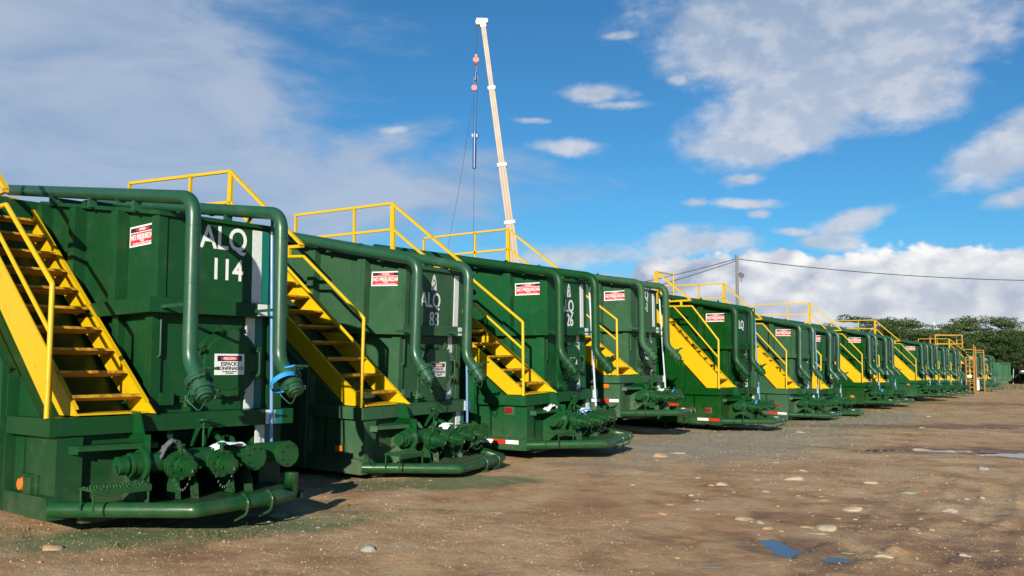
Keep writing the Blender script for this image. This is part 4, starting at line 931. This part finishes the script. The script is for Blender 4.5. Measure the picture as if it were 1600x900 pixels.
part('machinery', lambda m_: [m_.box(-.6, .0, -.1, .5, .2, 1.0), m_.box(-.5, -.1, .0, .5, 1.5, 2.3), m_.cyl((-.3, -.2, 2.5), (-.3, .6, 3.2), .12, n=10), m_.cyl((-.6, -.2, 3.2), (-.1, .3, 2.6), .08, n=10), m_.box(.4, .9, .1, .5, .2, 2.4)], DARKST, sc)
part('sign_plate', lambda m_: [m_.box(-.72, -.30, -.64, -.62, 1.25, 1.45)], OFFW, sc)
tag(sc, 'yellow scaffold tower with a ladder standing between the far tanks', 'scaffold tower')
bk = empty('roof_basket', (33.5, 66.5, 3.2))
part('basket_frame', lambda m_: [post(m_, x, y, 0.0, 1.0, .045) for x in (-1.1, .95) for y in (-.4, .4)]+[m_.box(-1.1, 1.0, y-.04, y+.04, z, z+.08) for y in (-.4, .4) for z in (.95, .28)]+[m_.box(x-.04, x+.04, -.4, .4, z, z+.08) for x in (-1.1, .95) for z in (.94, .27)], YEL_OLD, bk)
tag(bk, 'yellow railed basket above the far tanks left of the scaffold tower', 'guard basket')
for k, (x, y, h_) in enumerate([(58.6, 106, 2.1), (63.4, 111, 1.7)]):
    mb = MB(); z = hz(x, y); mb.box(x-2.2, x+1.8, y-1.2, y+1.2, z+.5, z+.5+h_)
    for q in range(6): mb.box(x-2.2+q*.75, x-2.1+q*.75, y-1.26, y-1.2, z+.5, z+.5+h_)
    mb.box(x-2.0, x+1.6, y-1, y+1, z, z+.5)
    o = mb.build('cargo_container', G_FAR); tag(o, ['pale green container beyond the last tanks', 'small green container at the right end of the far row'][k], 'container')
fb = empty('flatbed_trailer', (65.5, 108, hz(65, 108)), (0, 0, R(55)))
part('bed', lambda m_: m_.box(-6, 2.0, -1.2, 1.2, 1.25, 1.5), DARKST, fb); part('load_frame', lambda m_: [m_.box(-6+q*1.1, -5.6+q*1.1, -1.25, 1.2, 1.5, 1.66) for q in range(7)], OFFW, fb)
for x in (-5, -3.8, .2, 1.4): part('wheel', lambda m_, x=x: m_.cyl((x, -1.2, .5), (x, -.8, .5), .5, n=18), RUB, fb)
part('chassis', lambda m_: [m_.box(-5.5, 1.8, -.5, .5, .6, 1.25), m_.box(-2.6, -1.2, -1.1, 1.1, .4, 1.1)], BLACK, fb)
tag(fb, 'dark flatbed trailer parked beyond the last tank on the far right', 'trailer')
gy_ = empty('grey_truck', (69.5, 110, hz(69, 110)), (0, 0, R(20)))
part('body', lambda m_: [m_.box(-2.2, 3, -1.1, 1.1, .7, 1.6), m_.prism([(-3.3, .6), (-3.3, 1.3), (-2.9, 2.1), (-2.0, 2.1), (-2.0, .6)], -1.1, 1.1)], STEEL, gy_)
for x in (-2.7, .8, 2.1): part('wheel', lambda m_, x=x: m_.cyl((x, -1.15, .45), (x, -.8, .45), .45, n=18), RUB, gy_)
part('windscreen', lambda m_: m_.box(-2.8, -2.1, -1.115, -1.10, 1.4, 1.95), BLACK, gy_)
tag(gy_, 'grey truck at the far right edge in front of the trees', 'truck')
mb = MB(); mb.cyl((67.4, 141, 0), (69.9, 141, 7.3), .22, n=8); mb.cyl((69.9, 141, 7.3), (68.85, 141, 9.0), .13, n=8); o = mb.build('distant_boom', WHITE); tag(o, 'short white crane boom poking out of the far trees', 'crane boom')
mb = MB(); mb.cyl((61.9, 107, -.5), (62.1, 107, 3.3), .07, n=8); o = mb.build('thin_post', STEEL); tag(o, 'thin pale post beside the far green containers', 'post')

# ------------------------------------------------------------------ trees
def leafmat(name, col):
    m, t, p = newmat(name); tc = t.node('ShaderNodeTexCoord').outputs['Object']; n = t.noise(tc, .6, 5, .7); n3 = t.noise(tc, 4, 3, .7)
    c = t.mix(n, tuple(x*.6 for x in col), tuple(x*1.4 for x in col)); c = t.mix(t.math('MULTIPLY', t.ramp(n3, .5, .8), .4), c, tuple(min(1, x*1.9) for x in col))
    t.put(p.inputs['Base Color'], c); p.inputs['Roughness'].default_value = .7; p.inputs['Specular IOR Level'].default_value = .2
    p.inputs['Transmission Weight'].default_value = 0
    return m
LEAF = [leafmat('leaf_green', (.066, .108, .030)), leafmat('deep_leaf_green', (.043, .080, .021)), leafmat('olive_leaf_green', (.080, .108, .026))]
BARK = simple('bark', (.12, .09, .07), .9, bump=.4)
def tree_parts(seed, Ht, Wd):
    r_ = np.random.default_rng(seed); tk = MB(); tk.cyl((0, 0, -.3), (.1, 0, Ht*.30), .32, .24, n=10); tips = []
    for k in range(9):
        a_ = k*.7+r_.uniform(0, .5); rad = Wd*r_.uniform(.25, .85); e = Vector((rad*math.cos(a_), rad*math.sin(a_), Ht*r_.uniform(.55, .88)*(1-.12*rad/Wd)))
        mid = Vector((e.x*.45, e.y*.45, Ht*.5)); tk.cyl((.1, 0, Ht*.28), mid, .16, .11, n=8); tk.cyl(mid, e, .11, .05, n=6); tips.append(e)
    pads = []
    for k in range(46):
        a_ = r_.uniform(0, 6.283); q = math.sqrt(r_.uniform(0, 1)); rad = q*Wd; zc = Ht*(.93-.34*q*q)-r_.uniform(0, 1)**1.4*Ht*.45
        pads.append((rad*math.cos(a_), rad*math.sin(a_), max(zc, Ht*.18), r_.uniform(.14, .30)*Wd, r_.uniform(.05, .11)*Ht))
    V = []; n_each = 420
    for (cx, cy, cz, ra, rz_) in pads:
        u = r_.normal(size=(n_each, 3)); u /= np.linalg.norm(u, axis=1)[:, None]; u *= r_.uniform(.35, 1, (n_each, 1))**.5*np.array([ra, ra, rz_])
        u[:, 2] = np.where(u[:, 2] < 0, u[:, 2]*.5, u[:, 2])
        c_ = u+np.array([cx, cy, cz]); s_ = r_.uniform(.06, .14, n_each)*Wd/5.5
        a1 = r_.normal(size=(n_each, 3)); a1[:, 2] *= .45; a1 /= np.linalg.norm(a1, axis=1)[:, None]; a2_ = np.cross(a1, r_.normal(size=(n_each, 3))*np.array([.4, .4, 1])+np.array([0, 0, .8])); a2_ /= np.linalg.norm(a2_, axis=1)[:, None]
        s_ = s_[:, None]; V.append(np.stack([c_-a1*s_, c_-a2_*s_*.55, c_+a1*s_, c_+a2_*s_*.55], 1))
    V = np.concatenate(V).reshape(-1, 3); F = np.arange(len(V)).reshape(-1, 4)
    cm_ = bpy.data.meshes.new('crown'); cm_.from_pydata(V.tolist(), [], F.tolist()); cm_.update()
    return tk.mesh('trunk', BARK), cm_
TP = [tree_parts(s_, 9.0, 6.5) for s_ in (1, 2, 3, 4)]
for _, cm_ in TP: cm_.materials.append(LEAF[0])
def tree(x, y, s_, k, li, label, sw=1.0):
    e = empty('tree', (x, y, hz(x, y)-.1), (0, 0, (x*7.7+y) % 6.28)); e.scale = (s_*sw, s_*sw, s_)
    a_ = bpy.data.objects.new('trunk', TP[k][0]); b_ = bpy.data.objects.new('crown', TP[k][1])
    for o in (a_, b_): C.objects.link(o); o.parent = e
    b_.material_slots[0].link = 'OBJECT'; b_.material_slots[0].material = LEAF[li]
    tag(e, label, 'tree', 'trees along the far side of the yard')
f_ = 1349.5
TREES = [ # image column it stands at, distance, scale, mesh, leaf
 (1340, 122, 1.10, 0, 1, 'flat topped tree at the left end of the far tree line'), (1395, 130, 1.08, 1, 0, 'low dark crown second from the left in the tree line'), (1438, 122, 1.06, 2, 0, 'spreading tree above the far tanks'),
 (1470, 136, 1.05, 3, 1, 'darker tree behind the small white boom'), (1502, 124, .98, 0, 2, 'olive tinted tree right of the small white boom'), (1535, 128, 1.12, 1, 0, 'tallest broad tree of the far tree line'),
 (1568, 134, 1.05, 2, 1, 'deep green tree second from the right edge'), (1600, 120, 1.0, 3, 0, 'tree cut by the right edge of the photo'), (1640, 126, 1.1, 0, 0, 'tree just outside the right edge'),
 (1520, 112, .72, 2, 1, 'lower bushy tree behind the scaffold tower'), (1560, 110, .70, 3, 0, 'lower bushy tree behind the pale containers'), (1592, 108, .72, 1, 1, 'lower dense tree behind the flatbed trailer'), (1480, 112, .66, 0, 0, 'low tree behind the roof basket'),
 (1320, 140, .92, 2, 0, 'small crown peeping over the middle tanks'), (1690, 118, 1.05, 2, 1, 'tree farther along beyond the right edge')]
for (u, d, s_, k, li, lab) in TREES: tree((u-800)/f_*d, d, s_, k, li, lab, 1.05)
mbh = MB(); r_ = random.Random(9)
und = []
rg = np.random.default_rng(77); n = 26000
xx = rg.uniform(45, 125, n); yy = 122+rg.normal(0, 3.5, n)-(xx-60)*.05; hh = rg.uniform(0, 1, n)**.8*(3.6+1.2*np.sin(xx*.5))
cc_ = np.stack([xx, yy, hh-.4], 1); a1 = rg.normal(size=(n, 3)); a1 /= np.linalg.norm(a1, axis=1)[:, None]; a2_ = np.cross(a1, rg.normal(size=(n, 3))); a2_ /= np.linalg.norm(a2_, axis=1)[:, None]; s_ = rg.uniform(.12, .35, (n, 1))
V = np.stack([cc_-a1*s_, cc_-a2_*s_*.6, cc_+a1*s_, cc_+a2_*s_*.6], 1).reshape(-1, 3)
um = bpy.data.meshes.new('undergrowth'); um.from_pydata(V.tolist(), [], np.arange(len(V)).reshape(-1, 4).tolist()); um.materials.append(LEAF[1]); um.update()
uo = bpy.data.objects.new('undergrowth', um); C.objects.link(uo); tag(uo, 'dense dark undergrowth below the far tree line', 'undergrowth', kind='stuff')
